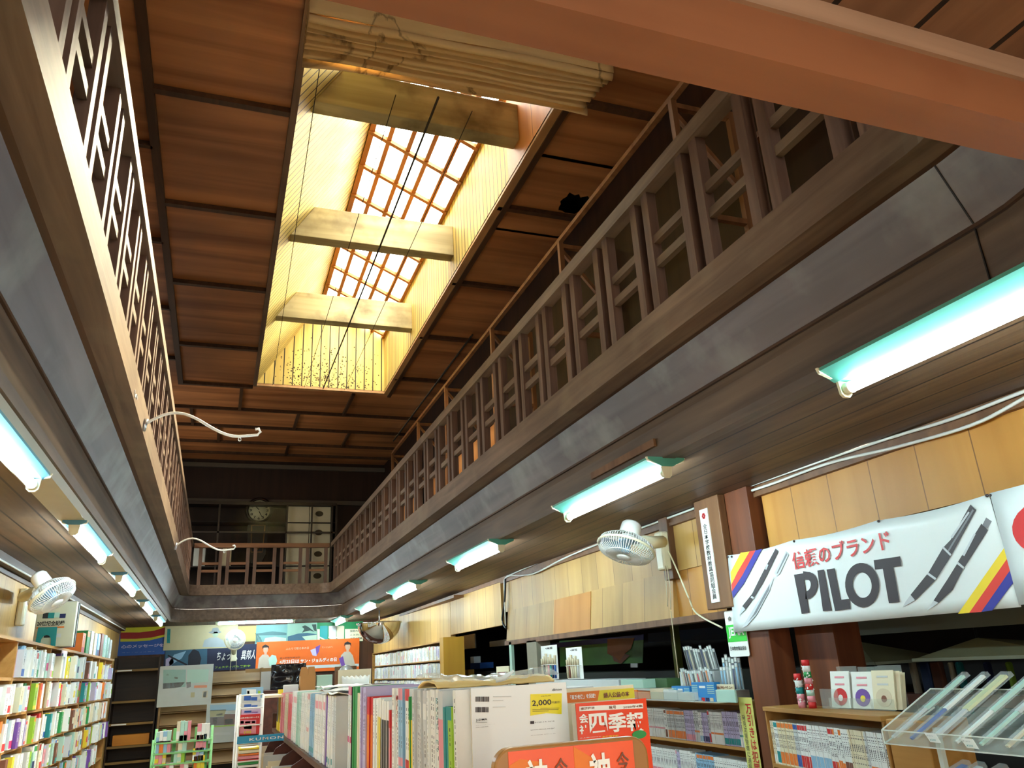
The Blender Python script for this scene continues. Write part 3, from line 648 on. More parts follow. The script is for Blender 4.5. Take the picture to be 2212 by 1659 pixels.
cable('black cable hanging in the gap between tan panels', [cx(1092, 1250), cx(1090, 1300), cx(1085, 1340), cx(1094, 1358)], .012, black)
cable('white cable along the left wall head', [(XL + .1, .8, 2.45), (XL + .1, 4.0, 2.435), (XL + .1, 6.2, 2.43), (XL + .1, 9.0, 2.44), (XL + .1, 15.2, 2.445)], .008, group='cables along the left wall')
cable('white flex running from the large fan down to the white plate', [at_x(1441, 1185, 2.99), at_x(1462, 1230, 2.99), at_x(1487, 1290, 2.98), at_x(1505, 1325, 2.98), at_x(1560, 1356, 2.96)], .006, ivory)

# ================================================================ BOOKS: one mesh per kind, copied, each copy its own colours
def book_mesh(name, bands, title, curve=0.0):
    """unit book: x thickness, y depth (spine at y=0), z height; slots: cover, pages, band, title"""
    me = bpy.data.meshes.new(name); bm = bmesh.new(); tl_, tr_ = (.26, .74) if name == 'comic' else (.38, .62)
    def q(vs, mi):
        f = bm.faces.new([bm.verts.new(v) for v in vs]); f.material_index = mi
    zs_ = sorted({0, 1, *[z for bnd in bands for z in bnd], *([title[0], title[1]] if title else [])})
    for z0, z1 in zip(zs_, zs_[1:]):
        mid = (z0 + z1) / 2; mi = 2 if any(a < mid < b for a, b in bands) else 0
        if title and title[0] < mid < title[1]:
            q([(0, 0, z0), (tl_, 0, z0), (tl_, 0, z1), (0, 0, z1)], mi); q([(tr_, 0, z0), (1, 0, z0), (1, 0, z1), (tr_, 0, z1)], mi)
            n = max(3, int((z1 - z0) * 30)); rr = random.Random(len(zs_) * 7 + int(z0 * 100))
            for k in range(n):
                a, b = z0 + (z1 - z0) * k / n, z0 + (z1 - z0) * (k + 1) / n; c = a + (b - a) * rr.choice((.35, .6, .75, .8)); k3 = 3 if rr.random() < .72 else mi; xa = rr.choice((tl_, tl_, tl_ + .05)); xb = rr.choice((tr_, tr_, tr_ - .05))
                q([(xa, 0, a), (xb, 0, a), (xb, 0, c), (xa, 0, c)], k3); q([(tl_, 0, c), (tr_, 0, c), (tr_, 0, b), (tl_, 0, b)], mi)
                if xa > tl_: q([(tl_, 0, a), (xa, 0, a), (xa, 0, c), (tl_, 0, c)], mi)
                if xb < tr_: q([(xb, 0, a), (tr_, 0, a), (tr_, 0, c), (xb, 0, c)], mi)
        else: q([(0, 0, z0), (1, 0, z0), (1, 0, z1), (0, 0, z1)], mi)
    q([(0, 0, 0), (0, 0, 1), (0, 1, 1), (0, 1, 0)], 0); q([(1, 0, 0), (1, 1, 0), (1, 1, 1), (1, 0, 1)], 0)
    q([(.1, .02, .985), (.9, .02, .985), (.9, .97, .985), (.1, .97, .985)], 1); q([(.1, .97, 0), (.1, .97, .985), (.9, .97, .985), (.9, .97, 0)], 1)
    for x0, x1 in ((0, .1), (.9, 1)): q([(x0, 0, 1), (x1, 0, 1), (x1, 1, 1), (x0, 1, 1)], 0); q([(x0, 1, 0), (x0, 1, 1), (x1, 1, 1), (x1, 1, 0)], 0)
    q([(0, 0, 1), (1, 0, 1), (1, .02, 1), (0, .02, 1)], 0); q([(0, 0, 0), (0, 1, 0), (1, 1, 0), (1, 0, 0)], 1)
    bmesh.ops.remove_doubles(bm, verts=bm.verts, dist=1e-5); bm.to_mesh(me); bm.free()
    for m in (P['white'], pages, P['red'], black): me.materials.append(m)
    return me
BK = [book_mesh('book', [(.04, .30)], (.42, .86)), book_mesh('book', [(.74, .96)], (.12, .64)), book_mesh('book', [], (.22, .82)), book_mesh('book', [(.04, .16), (.84, .97)], (.26, .74)), book_mesh('book', [(.3, .62)], None), book_mesh('book', [], None)]
def book(label, cat, name, mesh, loc, rotz, t, d, h, cols, group, tilt=0.0):
    o = bpy.data.objects.new(name, mesh); COL.objects.link(o)
    o.location = loc; o.rotation_euler = (0, tilt, rotz); o.scale = (t, d, h)
    for i, m in enumerate(cols):
        if m is not None: o.material_slots[i].link = 'OBJECT'; o.material_slots[i].material = m
    return tag(o, label, cat, group)
PI2 = math.pi / 2
def shelf_fill(a, b, z, face, coord, hr, tr, dr, palette, label_fn, group, cat='book', name='book', step=1, gap=.001, lean=0.03, bandp=None, meshes=BK, jit=.02, titles=True):
    """books from a to b along Y with spines facing +X (face=1) or -X (face=-1) at X=coord"""
    y = a; i = 0; sgn = 1 if b > a else -1
    while True:
        t = random.uniform(*tr)
        if (y + sgn * t - b) * sgn > 0: break
        h = random.uniform(*hr); d = random.uniform(*dr); ck = random.choice(palette); bk = random.choice(bandp or palette)
        x = coord - face * random.uniform(0, jit); mesh = random.choice(meshes)
        if face == 1: rot, loc = PI2, (x, min(y, y + sgn * t), z)
        else: rot, loc = -PI2, (x, max(y, y + sgn * t), z)
        tc_ = black if sum(PAL[ck]) > 330 else P['white']
        book(label_fn(ck, i), cat, name, mesh, loc, rot, t, d, h, [P[ck], None, P[bk], tc_], group)
        y += sgn * (t + gap); i += 1
    return i

# ================================================================ LEFT BOOKCASE
LF = -1.27
divs = [5.15, 5.78, 6.40, 7.03, 7.645, 8.20, 8.83, 9.55, 10.17, 10.76, 11.35, 12.08]
rows = [.72, .955, 1.19, 1.42, 1.645]
lb = thing('bookcase', 'long tan wooden bookcase of open bays along the left wall', 'bookcase', (-1.42, 8.6, 0))
mb = MB(); mb.box(XL, LF + .02, 5.13, 12.1, 1.872, 1.892); mb.build('top_board', shelfw, lb)
mb = MB(); mb.box(XL, XL + .012, 5.13, 12.1, 0, 1.872); mb.build('back_panel', shelfw, lb)
for z in rows + [.1, .3, .5]:
    MB().box(XL + .012, LF, 5.15, 12.08, z - .02, z).build('shelf', shelfw, lb)
for y in divs:
    MB().box(XL + .012, LF + .003, y - .011, y + .011, 0, 1.872).build('divider', shelfw, lb)
for y in divs[1:-1]:
    mb = MB(); mb.box(LF - .03, LF - .01, y + .0115, y + .0135, 1.72, 1.86); mb.build('shelf_standard', white, lb)
RW = ['fifth', 'fourth', 'third', 'second', 'top']
pal_left = ['white'] * 16 + ['cream'] * 6 + ['mint', 'mint', 'mint', 'light blue', 'pale grey', 'pale grey', 'pale grey', 'yellow', 'yellow', 'lime green', 'orange', 'red', 'pink', 'teal', 'green', 'purple', 'lilac', 'beige', 'brown']
band_left = ['yellow', 'blue', 'red', 'magenta', 'teal', 'green', 'orange', 'lime green', 'white', 'navy', 'pink', 'light blue', 'white', 'cream']
for ri, z in enumerate(rows):
    for k in range(len(divs) - 1):
        if ri == 0 and (k > 9 or k < 1) or ri > 0 and k == 0: continue
        if ri == 4 and k in (0, 1): continue
        a, b = divs[k] + .014, divs[k + 1] - .016
        hr = (.16, .2) if ri < 4 else (.175, .212)
        if ri == 4 and k >= 7: hr = (.13, .19)
        shelf_fill(a, b, z + .0005, 1, LF + .045, hr, (.045, .105), (.14, .19), pal_left,
                   lambda c, i, ri=ri, k=k: f'{c} book, {ORD[i]} from left in {ORD[k]} bay, {RW[ri]} row of left bookcase', 'books in the left bookcase', bandp=band_left, jit=.06)
# big volumes leaning on the case top, held by a teal book-end
def volume(label, y0, z0, x0, d, h, t, m, group='large volumes on the left bookcase', parent=None):
    """large volume standing with its cover towards -Y"""
    root = thing('large_book', label, 'book', (x0 + d / 2, y0, z0), group)
    mb = MB(); mb.box(x0, x0 + d, y0, y0 + .004, z0, z0 + h); mb.box(x0, x0 + d, y0 + t - .004, y0 + t, z0, z0 + h); mb.box(x0, x0 + .005, y0, y0 + t, z0, z0 + h); mb.build('cover', m, root)
    MB().box(x0 + .005, x0 + d - .006, y0 + .004, y0 + t - .004, z0 + .005, z0 + h - .005).build('pages', pages, root)
    return root
TZ = 1.893
V = volume('large beige volume with black lettering and photo strips facing the shop', 7.70, TZ, -1.42, .29, .36, .07, plain('beige cover', (206, 204, 176), .5))
F = Face((-1.42, 7.70, TZ), (1, 0, 0))
F.text('20世紀全記録', .012, .215, .165, .205, black, V, 'cover_lettering', bold=.03)
mb = MB(); F.rect(mb, .012, .215, .145, .157, .002); mb.build('orange_rule', P['orange'], V)
for i, (a, b, c, d, m) in enumerate(((.045, .085, .225, .27, 'black'), (.085, .13, .225, .27, 'teal'), (.13, .17, .23, .27, 'mint'), (.17, .215, .225, .26, 'navy'), (.01, .06, .07, .10, 'beige'), (.075, .12, .07, .10, 'black'), (.15, .2, .07, .10, 'pale grey'))):
    mb = MB(); F.rect(mb, a, b, c, d, .002); mb.build('cover_photo', P[m], V)
be = thing('book_end', 'teal steel book-end with an arched cut-out before the beige volume', 'book end', (-1.33, 7.68, TZ))
F = Face((-1.40, 7.692, TZ), (1, 0, 0)); mb = MB()
F.poly(mb, [(0, 0), (.035, 0), (.04, .06), (.055, .085), (.075, .092), (.095, .085), (.11, .06), (.115, 0), (.15, 0), (.145, .155), (.005, .155)], 0, .003); mb.box(-1.39, -1.25, 7.60, 7.692, TZ, TZ + .002); mb.build('plate', P['teal'], be)
for i, (t, m, hh, dd, lb_) in enumerate(((.05, 'navy', .37, .265, 'navy volume directly behind the beige volume'), (.05, 'white', .355, .27, 'white volume third in the leaning row of large volumes'), (.06, 'black', .365, .275, 'black slip-cased volume fourth in the row of large volumes'), (.04, 'lilac', .35, .265, 'lilac volume fifth in the row of large volumes'))):
    volume(lb_, 7.78 + i * .075, TZ, -1.42, dd, hh, t, P[m])
for i, (c, h, t) in enumerate((('orange', .20, .10), ('green', .24, .09), ('white', .25, .10), ('beige', .245, .09), ('light blue', .25, .09), ('brown', .27, .11), ('mint', .27, .10), ('mint', .255, .08), ('pale grey', .24, .09))):
    y = 9.42 + sum(x[2] + .03 for x in [('', 0, .10), ('', 0, .09), ('', 0, .10), ('', 0, .09), ('', 0, .09), ('', 0, .11), ('', 0, .10), ('', 0, .08), ('', 0, .09)][:i]) * 2.4
    book(f'thick {c} volume, {ORD[i]} of the upright row on the left bookcase top', 'book', 'large_book', BK[i % 4], (-1.29, y, TZ), PI2, t * 2.0, .22, h, [P[c], None, P[['red', 'orange', 'light blue', 'white', 'navy', 'brown', 'teal', 'mint', 'white'][i]], black], 'thick volumes on the left bookcase')
tg = tag(MB().box(LF + .022, LF + .025, 8.0, 8.3, 1.82, 1.872).build('shelf_label', plain('pink card', (214, 190, 190), .6)), 'pinkish card label on the front edge of the left bookcase top', 'label')

# ================================================================ WALL FANS
def fan(label, centre, facing, R, mount, arm_pts, cords=(), hub_m=None):
    """facing: direction the fan blows; mount: (centre, size) of the wall plate"""
    c = Vector(centre); d = Vector(facing).normalized(); u = Vector((0, 0, 1)); x = d.cross(u).normalized(); y = x.cross(d)
    root = thing('wall_fan', label, 'fan', c - d * .05, 'wall fans')
    circ = lambda r, h, n=28: [c + d * h + (x * math.cos(2 * math.pi * k / n) + y * math.sin(2 * math.pi * k / n)) * r for k in range(n)]
    mb = MB(); mb.tube(circ(R, 0), .009, 8, closed=True)
    mb.build('guard_rim', ivory, root)
    mb = MB(); N = 64
    for k in range(N):
        t = 2 * math.pi * k / N; q = x * math.cos(t) + y * math.sin(t)
        mb.tube([c + q * R, c + d * .035 + q * R * .93, c + d * .058 + q * R * .65, c + d * .066 + q * R * .25], .0024, 4)
        mb.tube([c + q * R, c - d * .035 + q * R * .95, c - d * .075 + q * R * .62, c - d * .085 + q * R * .3], .0024, 4)
    for r, h in ((R * .25, .066), (R * .65, .058), (R * .3, -.085)): mb.tube(circ(r, h), .003, 5, closed=True)
    mb.build('guard', white, root)
    MB().lathe([(0, .074), (R * .18, .074), (R * .24, .068), (R * .25, .060), (0, .06)], c, d, 24).build('front_badge', hub_m or white, root)
    MB().lathe([(0, .03), (.028, .028), (.03, -.02), (0, -.02)], c, d, 16).build('hub', P['light blue'], root)
    bl = clear('blade', (150, 190, 214), .5, .15) if 'blade' not in MATS else MATS['blade']
    for k in range(3):
        a0 = k * 2.094
        def blade(s, v, a0=a0):
            a = a0 + v * 1.35 * (1 - .25 * s); r = R * (.12 + .76 * s); return c + (x * math.cos(a) + y * math.sin(a)) * r + d * (.018 - .045 * v)
        MB().sheet(blade, 6, 8).build('blade', bl, root, solid=.002)
    MB().lathe([(0, -.20), (R * .30, -.195), (R * .36, -.18), (R * .38, -.10), (R * .32, -.08), (0, -.08)], c, d, 24).build('motor_housing', white, root)
    mb = MB(); mb.tube(arm_pts, [.042, .045, .05] if len(arm_pts) == 3 else .045, 10); mb.build('arm', ivory, root)
    (mc, ms) = mount; MB().box(mc[0] - ms[0] / 2, mc[0] + ms[0] / 2, mc[1] - ms[1] / 2, mc[1] + ms[1] / 2, mc[2] - ms[2] / 2, mc[2] + ms[2] / 2).build('wall_mount', ivory, root, bevel=.015)
    for pts in cords: MB().tube(pts, .0035, 5).build('pull_cord', cordl, root)
    return root
cordl = plain('pale cord', (200, 186, 150), .7)
fan('large ivory wall fan tilted down over the tan panels at right', at_x(1352, 1185, 2.60), (-.40, -.10, -.90), .195, (at_x(1432, 1190, 2.975), (.07, .10, .27)),
    [at_x(1432, 1170, 2.96), at_x(1410, 1172, 2.86), at_x(1388, 1172, 2.74)],
    [[at_x(1437, 1222, 2.93), at_x(1440, 1270, 2.93), at_x(1442, 1310, 2.93)], [at_x(1441, 1222, 2.94), at_x(1448, 1270, 2.94), at_x(1449, 1317, 2.94)], [at_x(1449, 1320, 2.94), at_x(1457, 1390, 2.94), at_x(1466, 1465, 2.94)]])
fan('pale wall fan above the left bookcase', at_x(113, 1287, -1.10), (.55, -.20, -.70), .155, (at_x(48, 1312, -1.53), (.06, .10, .30)), [at_x(50, 1290, -1.50), at_x(68, 1282, -1.40), at_x(86, 1278, -1.26)])
fc = at_y(508, 1382, 14.95)
fan('small pale wall fan among the posters on the back wall', fc, (.05, -1, -.12), .165, ((fc.x, 15.42, fc.z - .24), (.10, .07, .2)), [(fc.x, 15.4, fc.z - .2), (fc.x, 15.25, fc.z - .14), (fc.x, 15.12, fc.z - .02)], [[(fc.x + .05, 15.3, fc.z - .3), (fc.x + .055, 15.3, fc.z - .66)], [(fc.x - .04, 15.3, fc.z - .3), (fc.x - .045, 15.3, fc.z - .66)]])

# ================================================================ GALLERY HOOKS, RACK, CLOCK, CABINET
for i, (p, q) in enumerate((((310, 918), (557, 930)), ((378, 1180), (505, 1190)))):
    a = at_x(p[0], p[1], VX0); b = at_y(q[0], q[1], a.y); L = b.x - a.x
    h = thing('banner_hook', ['white curved iron hook arm reaching from the left gallery, nearer', 'white curved iron hook arm reaching from the left gallery, farther'][i], 'hook', a, 'hook arms on the left gallery')
    mb = MB(); pts = [(a.x + L * t, a.y, a.z + .085 * math.sin(t * 5.6) * (1 - .35 * t) + .02 * t) for t in [k / 18 for k in range(17)]]
    e = pts[-1]; pts += [(b.x, a.y, e[2] + .01), (b.x + .015, a.y, e[2] + .03), (b.x + .005, a.y, e[2] + .048), (b.x - .015, a.y, e[2] + .045)]
    mb.tube(pts, .0085, 8); mb.build('arm', white, h)
    mb = MB(); mb.tube([(e[0] - .03 + .008 * math.cos(k), a.y, e[2] - .022 + .012 * math.sin(k)) for k in range(7)], .003, 5); mb.build('eye', white, h)
    mb = MB(); mb.tube([(VX0 + .002, a.y, a.z - .035), (VX0 + .012, a.y, a.z + .035)], .012, 8); mb.build('socket', steel, h)
c = at_x(290, 855, VX0); mb = MB(); mb.tube([c + Vector((.006, dy, dz)) for dy, dz in ((-.05, .015), (-.03, -.012), (0, -.01), (.02, .015), (.05, .02), (.06, .0))], .003, 5); tag(mb.build('s_hook', steel), 'small bent wire hook on the left gallery fascia', 'hook')
# storage frame on the right gallery
rk = thing('loft_rack', 'open timber storage frame with braces on the right gallery', 'rack', (2.7, 6.5, 3.065))
rkw = wood('frame timber', (150, 104, 66), (120, 78, 46), 'Z', 14)
RXF, RXB, RZ = 2.50, 2.93, E0 + 3.33
for y in (3.42, 5.24, 7.07, 8.9, 10.4, 12.2):
    for x in (RXF, RXB): MB().box(x - .02, x + .02, y - .02, y + .02, 3.066, RZ).build('post', rkw, rk)
    for z in (RZ - .04, 4.05, 3.45): MB().box(RXF + .02, RXB - .02, y - .018, y + .018, z - .018, z + .018).build('cross_rail', rkw, rk)
    mb = MB(); mb.bar((RXF + .02, y + .03, RZ - .06), (RXB, y + .03, RZ - .55), .03, .03); mb.build('brace', rkw, rk)
for z in (RZ + .012, 4.09, 3.49): MB().box(RXF - .02, RXF + .02, 1.4, 12.2, z - .018, z + .018).build('front_rail', rkw, rk)
for y0, y1 in ((7.2, 8.7), (9.1, 10.2), (10.6, 12.0)):
    MB().box(RXF + .05, RXF + .08, y0, y1, 3.1, 3.9).build('board', orangeboard, rk)
mb = MB(); mb.tube([(2.78, 8.6, ZU - .05), (2.78, 13.5, ZU - .06)], .014, 6); tag(mb.build('curtain_pole', cordm), 'long dark pole under the upper ceiling beside the right gallery', 'pole')
# wall clock upstairs
ck = at_y(560, 1102, 15.34); cl = thing('wall_clock', 'old round-faced pendulum clock in a dark case upstairs', 'clock', (ck.x, 15.4, ck.z))
casem = plain('dark case', (34, 20, 12), .35)
MB().lathe([(.24, .13), (.25, .03), (.225, 0), (.205, .0), (.195, .03), (.195, .13)], ck, (0, 1, 0), 32).build('dial_ring', casem, cl)
MB().lathe([(0, .028), (.197, .028), (.197, .05), (0, .05)], ck, (0, 1, 0), 32).build('dial', plain('aged dial', (206, 206, 176), .6), cl)
FC = Face((ck.x, ck.y + .028, ck.z), (1, 0, 0))
for k in range(1, 13):
    t = math.pi / 2 - k * math.pi / 6; q = (.15 * math.cos(t), .15 * math.sin(t)); FC.text(str(k), q[0] - .022, q[0] + .022, q[1] - .024, q[1] + .024, black, cl, 'numeral', bold=.02, h=.002)
mb = MB(); FC.poly(mb, [(-.008, -.02), (.008, -.02), (.06, -.12), (.052, -.125)], .005); FC.poly(mb, [(-.01, .01), (.006, .016), (-.07, .085), (-.078, .078)], .005); mb.build('hand', black, cl)
bx_ = ck.z - .20
mb = MB(); mb.prism([(ck.x - .19, 15.36, bx_), (ck.x - .16, 15.36, bx_ - .62), (ck.x - .08, 15.36, bx_ - .78), (ck.x + .08, 15.36, bx_ - .78), (ck.x + .16, 15.36, bx_ - .62), (ck.x + .19, 15.36, bx_)], (0, .13, 0)); mb.build('case', casem, cl)
mb = MB()
for a, b in (((ck.x - .12, bx_ - .08), (ck.x - .10, bx_ - .58)), ((ck.x + .12, bx_ - .08), (ck.x + .10, bx_ - .58)), ((ck.x - .12, bx_ - .08), (ck.x + .12, bx_ - .08)), ((ck.x - .10, bx_ - .58), (ck.x + .10, bx_ - .58))): mb.bar((a[0], 15.355, a[1]), (b[0], 15.355, b[1]), .02, .02)
mb.build('door_frame', plain('gilt wood', (120, 84, 44), .4), cl)
MB().lathe([(0, 0), (.035, .004), (.04, .01), (0, .02)], (ck.x, 15.34, bx_ - .5), (0, 1, 0), 16).build('pendulum', plain('brass', (190, 150, 70), .3, .8), cl)
# glazed cabinet with white boxes
c0, c1 = at_y(622, 1095, 15.2), at_y(722, 1097, 15.2)
cb = thing('glass_cabinet', 'dark framed glazed cabinet upstairs at the back holding white boxes', 'cabinet', (.6, 15.3, 3.066))
ct = c0.z + .01
mb = MB()
for x in (-1.2, -.65, -.1, c0.x - .02, (c0.x + c1.x) / 2 + .0, c1.x - .06, c1.x + .02): mb.box(x - .016, x + .016, 15.02, 15.05, 3.066, ct)
for z in (3.12, ct - .52, ct): mb.box(-1.2, c1.x + .02, 15.02, 15.05, z - .016, z + .016)
mb.build('frame', casem, cb)
MB().box(-1.2, c1.x + .02, 15.03, 15.034, 3.12, ct).build('pane', glass, cb)
mb = MB(); mb.box(-1.2, c1.x + .03, 15.06, 15.49, ct + .016, ct + .05); mb.box(-1.22, -1.2, 15.06, 15.49, 3.066, ct); mb.box(c1.x + .03, c1.x + .05, 15.06, 15.49, 3.066, ct); mb.build('carcass', casem, cb)
for k in range(4): MB().box(-1.18, c1.x + .02, 15.09, 15.48, 3.066 + k * .4, 3.08 + k * .4).build('shelf', casem, cb)
boxm = plain('white carton', (252, 240, 212), .6); seal = plain('box seal', (96, 82, 56), .6)
for col_ in range(2):
    for r in range(4):
        wx = (c1.x - .08 - c0.x) / 2; xa = c0.x + col_ * (wx + .006) + .0; z0 = 3.081 + r * .4
        hgt = .375 if r < 3 else max(.2, ct - z0 - .02)
        b_ = thing('carton', f'white carton with a dark seal, {["left", "right"][col_]} stack, {["bottom", "second", "third", "top"][r]} in the glass cabinet upstairs' if col_ else f'plain white carton, left stack, {["bottom", "second", "third", "top"][r]} in the glass cabinet upstairs', 'box', (xa + wx / 2, 15.15, z0), 'white cartons upstairs')
        MB().box(xa + .004, xa + wx - .004, 15.10, 15.40, z0, z0 + hgt).build('carton', boxm, b_)
        if col_:
            mb = MB(); Face((xa, 15.10, z0), (1, 0, 0)).ell(mb, wx * .45, hgt * .55, .075, .052, .002, 16); mb.build('seal', seal, b_)
for i, (x, h, m) in enumerate(((-.9, .55, 'pale grey'), (-.38, .5, 'pale grey'), (.06, .42, 'beige'), (-.95, .3, 'brown'))):
    q = MB().box(x - .1, x + .1, 15.12, 15.35, 3.481 if i < 3 else 3.081, (3.481 if i < 3 else 3.081) + min(h, .37)).build('parcel', P[m], bevel=.02)
    tag(q, ['grey wrapped parcel at the far left in the dark glass cabinet', 'grey wrapped parcel just left of the pendulum clock', 'beige parcel just right of the pendulum clock', 'brown box low at the left in the glass cabinet'][i], 'parcel')
struct(MB().box(XL, 3.0, 15.42, 15.5, ct + .09, ct + .17).build('trim_14', plain('grey lintel', (96, 88, 76), .6)))
struct(MB().box(XL, 3.0, 15.44, 15.5, ZU - .16, ZU - .08).build('trim_15', MATS['grey lintel']))

# ================================================================ BACK WALL
def poster_frame(pts, y, conv):
    q = [at_y(*conv(*p), y) for p in pts]; x0 = min(p.x for p in q); x1 = max(p.x for p in q); z0 = min(p.z for p in q); z1 = max(p.z for p in q)
    return x0, x1, z0, z1
c3 = lambda x, y: (220 + x * .1627, 1310 + y * .1627)
c4 = lambda x, y: (540 + x * .1627, 1310 + y * .1627)
c5 = lambda x, y: (300 + x * .1627, 1430 + y * .1627)
def poster(name, label, pts, y, conv, m, cat='poster', t=.006, group='posters on the back wall'):
    x0, x1, z0, z1 = poster_frame(pts, y, conv)
    root = thing(name, label, cat, ((x0 + x1) / 2, y, z0), group)
    MB().box(x0, x1, y, y + t, z0, z1).build('sheet', m, root)
    f = Face((x0, y, z0), (1, 0, 0)); f.w, f.h_ = x1 - x0, z1 - z0
    def rel(px, py): q = at_y(*conv(px, py), y); return (q.x - x0, q.z - z0)
    f.rel = rel
    def shp(nm, pts, m, h=.002):
        mb = MB(); f.poly(mb, [rel(*p) for p in pts], h); return mb.build(nm, m, root)
    def oval(nm, px, py, rx, ry, m, h=.002):
        a = rel(px, py); b = rel(px + rx, py - ry); mb = MB(); f.ell(mb, a[0], a[1], b[0] - a[0], b[1] - a[1], h); return mb.build(nm, m, root)
    def txt(body, x0, y0, x1, y1, m, nm='lettering', bold=.0, skew=0.0):
        a, b = rel(x0, y1), rel(x1, y0); return f.text(body, a[0], b[0], a[1], b[1], m, root, nm, bold=bold, h=.004, skew=skew)
    return root, shp, oval, txt
YW = 15.485
r, shp, oval, txt = poster('striped_poster', 'blue poster with yellow and red swooping bands at the left end of the back wall', [(245, 260), (850, 632)], YW, c3, P['blue'])
shp('yellow_band', [(246, 262), (848, 262), (848, 275), (700, 320), (500, 345), (246, 345)], plain('acid yellow', (200, 190, 30), .5))
shp('red_band', [(246, 345), (500, 345), (700, 320), (848, 275), (848, 370), (650, 415), (450, 430), (246, 430)], plain('deep red', (150, 20, 14), .5))
shp('yellow_band', [(246, 430), (450, 430), (650, 415), (848, 370), (848, 398), (640, 450), (450, 465), (246, 468)], MATS['acid yellow'])
txt('心のメッセージを', 255, 490, 825, 560, P['lilac'], bold=.03)
txt('サン・ジョルディ', 265, 595, 700, 618, P['white'])
r, shp, oval, txt = poster('hat_poster', 'pale beige poster of a person in a grey sun hat on the back wall', [(845, 248), (1790, 545)], YW - .012, c3, plain('beige poster', (196, 186, 146), .6))
grey_a, grey_b = plain('print grey', (150, 160, 160), .6), plain('print grey green', (172, 190, 166), .6)
shp('hat_brim', [(1415, 345), (1460, 325), (1560, 322), (1590, 340), (1560, 355), (1450, 360)], grey_a); shp('hat_crown', [(1455, 330), (1470, 290), (1530, 278), (1552, 295), (1560, 325)], grey_a)
oval('face_print', 1508, 372, 42, 38, grey_b); shp('torso_print', [(1335, 540), (1360, 450), (1430, 415), (1540, 412), (1610, 450), (1650, 540)], plain('print pale blue', (168, 178, 182), .6)); shp('side_strip', [(870, 298), (912, 298), (905, 488), (862, 488)], P['teal'])
txt('文\n庫\nの\n本', 878, 310, 904, 470, P['navy'], 'strip_lettering')
poster('card_poster', 'tan card behind the small wall fan on the back wall', [(1790, 262), (2040, 462)], YW - .006, c3, plain('tan card', (178, 160, 98), .6))
r, shp, oval, txt = poster('navy_poster', 'navy poster with slanting white lettering and a blue picture at its left', [(840, 545), (2052, 825)], YW - .002, c3, plain('navy print', (22, 30, 62), .5))
shp('picture', [(845, 560), (1400, 552), (1395, 800), (842, 815)], plain('steel blue print', (52, 96, 120), .5)); shp('dark_figure', [(1140, 790), (1150, 650), (1215, 560), (1290, 600), (1320, 690), (1300, 790)], plain('print dark navy', (18, 24, 40), .5), .003)
shp('pale_patch', [(848, 700), (930, 660), (960, 740), (900, 810), (845, 812)], P['lilac'], .003); shp('light_sweep', [(960, 640), (1120, 590), (1060, 690), (900, 790), (890, 740)], P['light blue'], .003); shp('dark_sweep', [(880, 640), (1140, 770), (1120, 785), (870, 660)], MATS['print dark navy'], .0035)
txt('ちょっと、異邦人', 1515, 575, 2040, 725, P['white'], bold=.012, skew=.12); txt('フェスティバル 実施中', 1500, 772, 1970, 826, P['lime green'], 'lower_lettering', bold=.02)
r, shp, oval, txt = poster('seascape_poster', 'bluish landscape print with thin branches, left of two above the orange poster', [(80, 250), (490, 482)], YW - .004, c4, plain('print sea', (104, 150, 146), .5))
shp('far_hills', [(85, 360), (300, 330), (485, 350), (485, 380), (85, 385)], plain('print hills', (70, 108, 110), .5)); shp('pale_water', [(200, 420), (330, 400), (480, 420), (480, 478), (180, 478)], grey_b)
for k in range(5): shp('branch', [(85 + k * 18, 478), (92 + k * 18, 478), (110 + k * 14 - 30, 350 + 14 * k), (104 + k * 14 - 30, 350 + 14 * k)], plain('print branch', (44, 62, 58), .5), .003)
r, shp, oval, txt = poster('pagoda_poster', 'teal landscape print with a dark roofed hill, right of two above the orange poster', [(498, 228), (885, 472)], YW - .004, c4, plain('print mint sky', (132, 166, 146), .5))
shp('roof', [(690, 270), (730, 250), (780, 275), (860, 340), (800, 320), (740, 330), (690, 350), (720, 300)], MATS['print branch']); shp('slope', [(500, 400), (640, 360), (760, 350), (885, 370), (885, 472), (500, 472)], plain('print slope', (56, 92, 110), .5)); shp('bank', [(690, 400), (885, 375), (885, 472), (760, 472)], grey_b, .003); shp('tree', [(820, 240), (880, 236), (884, 330), (850, 320)], MATS['print branch'])
r, shp, oval, txt = poster('dictionary_poster', 'green poster of three upright dictionaries behind the mirror dome', [(890, 218), (1500, 462)], YW - .004, c4, plain('print green', (24, 120, 70), .5))
shp('cream_panel', [(1262, 300), (1498, 296), (1498, 458), (1262, 458)], P['cream']); shp('cream_panel', [(893, 300), (925, 300), (925, 458), (893, 458)], P['cream'], .0025)
for i, (a, m) in enumerate(((930, 'teal'), (1045, 'pale grey'), (1150, 'beige'))):
    shp('dictionary_print', [(a, 262), (a + 82, 255), (a + 102, 262), (a + 98, 430), (a + 80, 442), (a, 405)], P[m], .003); shp('case_print', [(a - 5, 400), (a + 80, 442), (a + 100, 430), (a + 100, 448), (a + 76, 456), (a - 5, 420)], P['cream'], .0035)
for i, (s_, y) in enumerate((('国語大辞典', 325), ('ことわざ', 375), ('古語大辞典', 425))): txt(s_, 1330, y - 18, 1490, y + 18, black, bold=.01)
r, shp, oval, txt = poster('orange_poster', 'wide orange poster with two people and white lettering below the landscape prints', [(92, 475), (1448, 835)], YW - .016, c4, plain('print orange', (226, 100, 24), .5))
shp('grey_strip', [(330, 795), (1445, 760), (1445, 795), (330, 845)], P['pale grey'])
skin, hair, shirt = plain('print skin', (206, 164, 140), .6), plain('print hair', (40, 30, 30), .6), plain('print shirt', (190, 176, 160), .6)
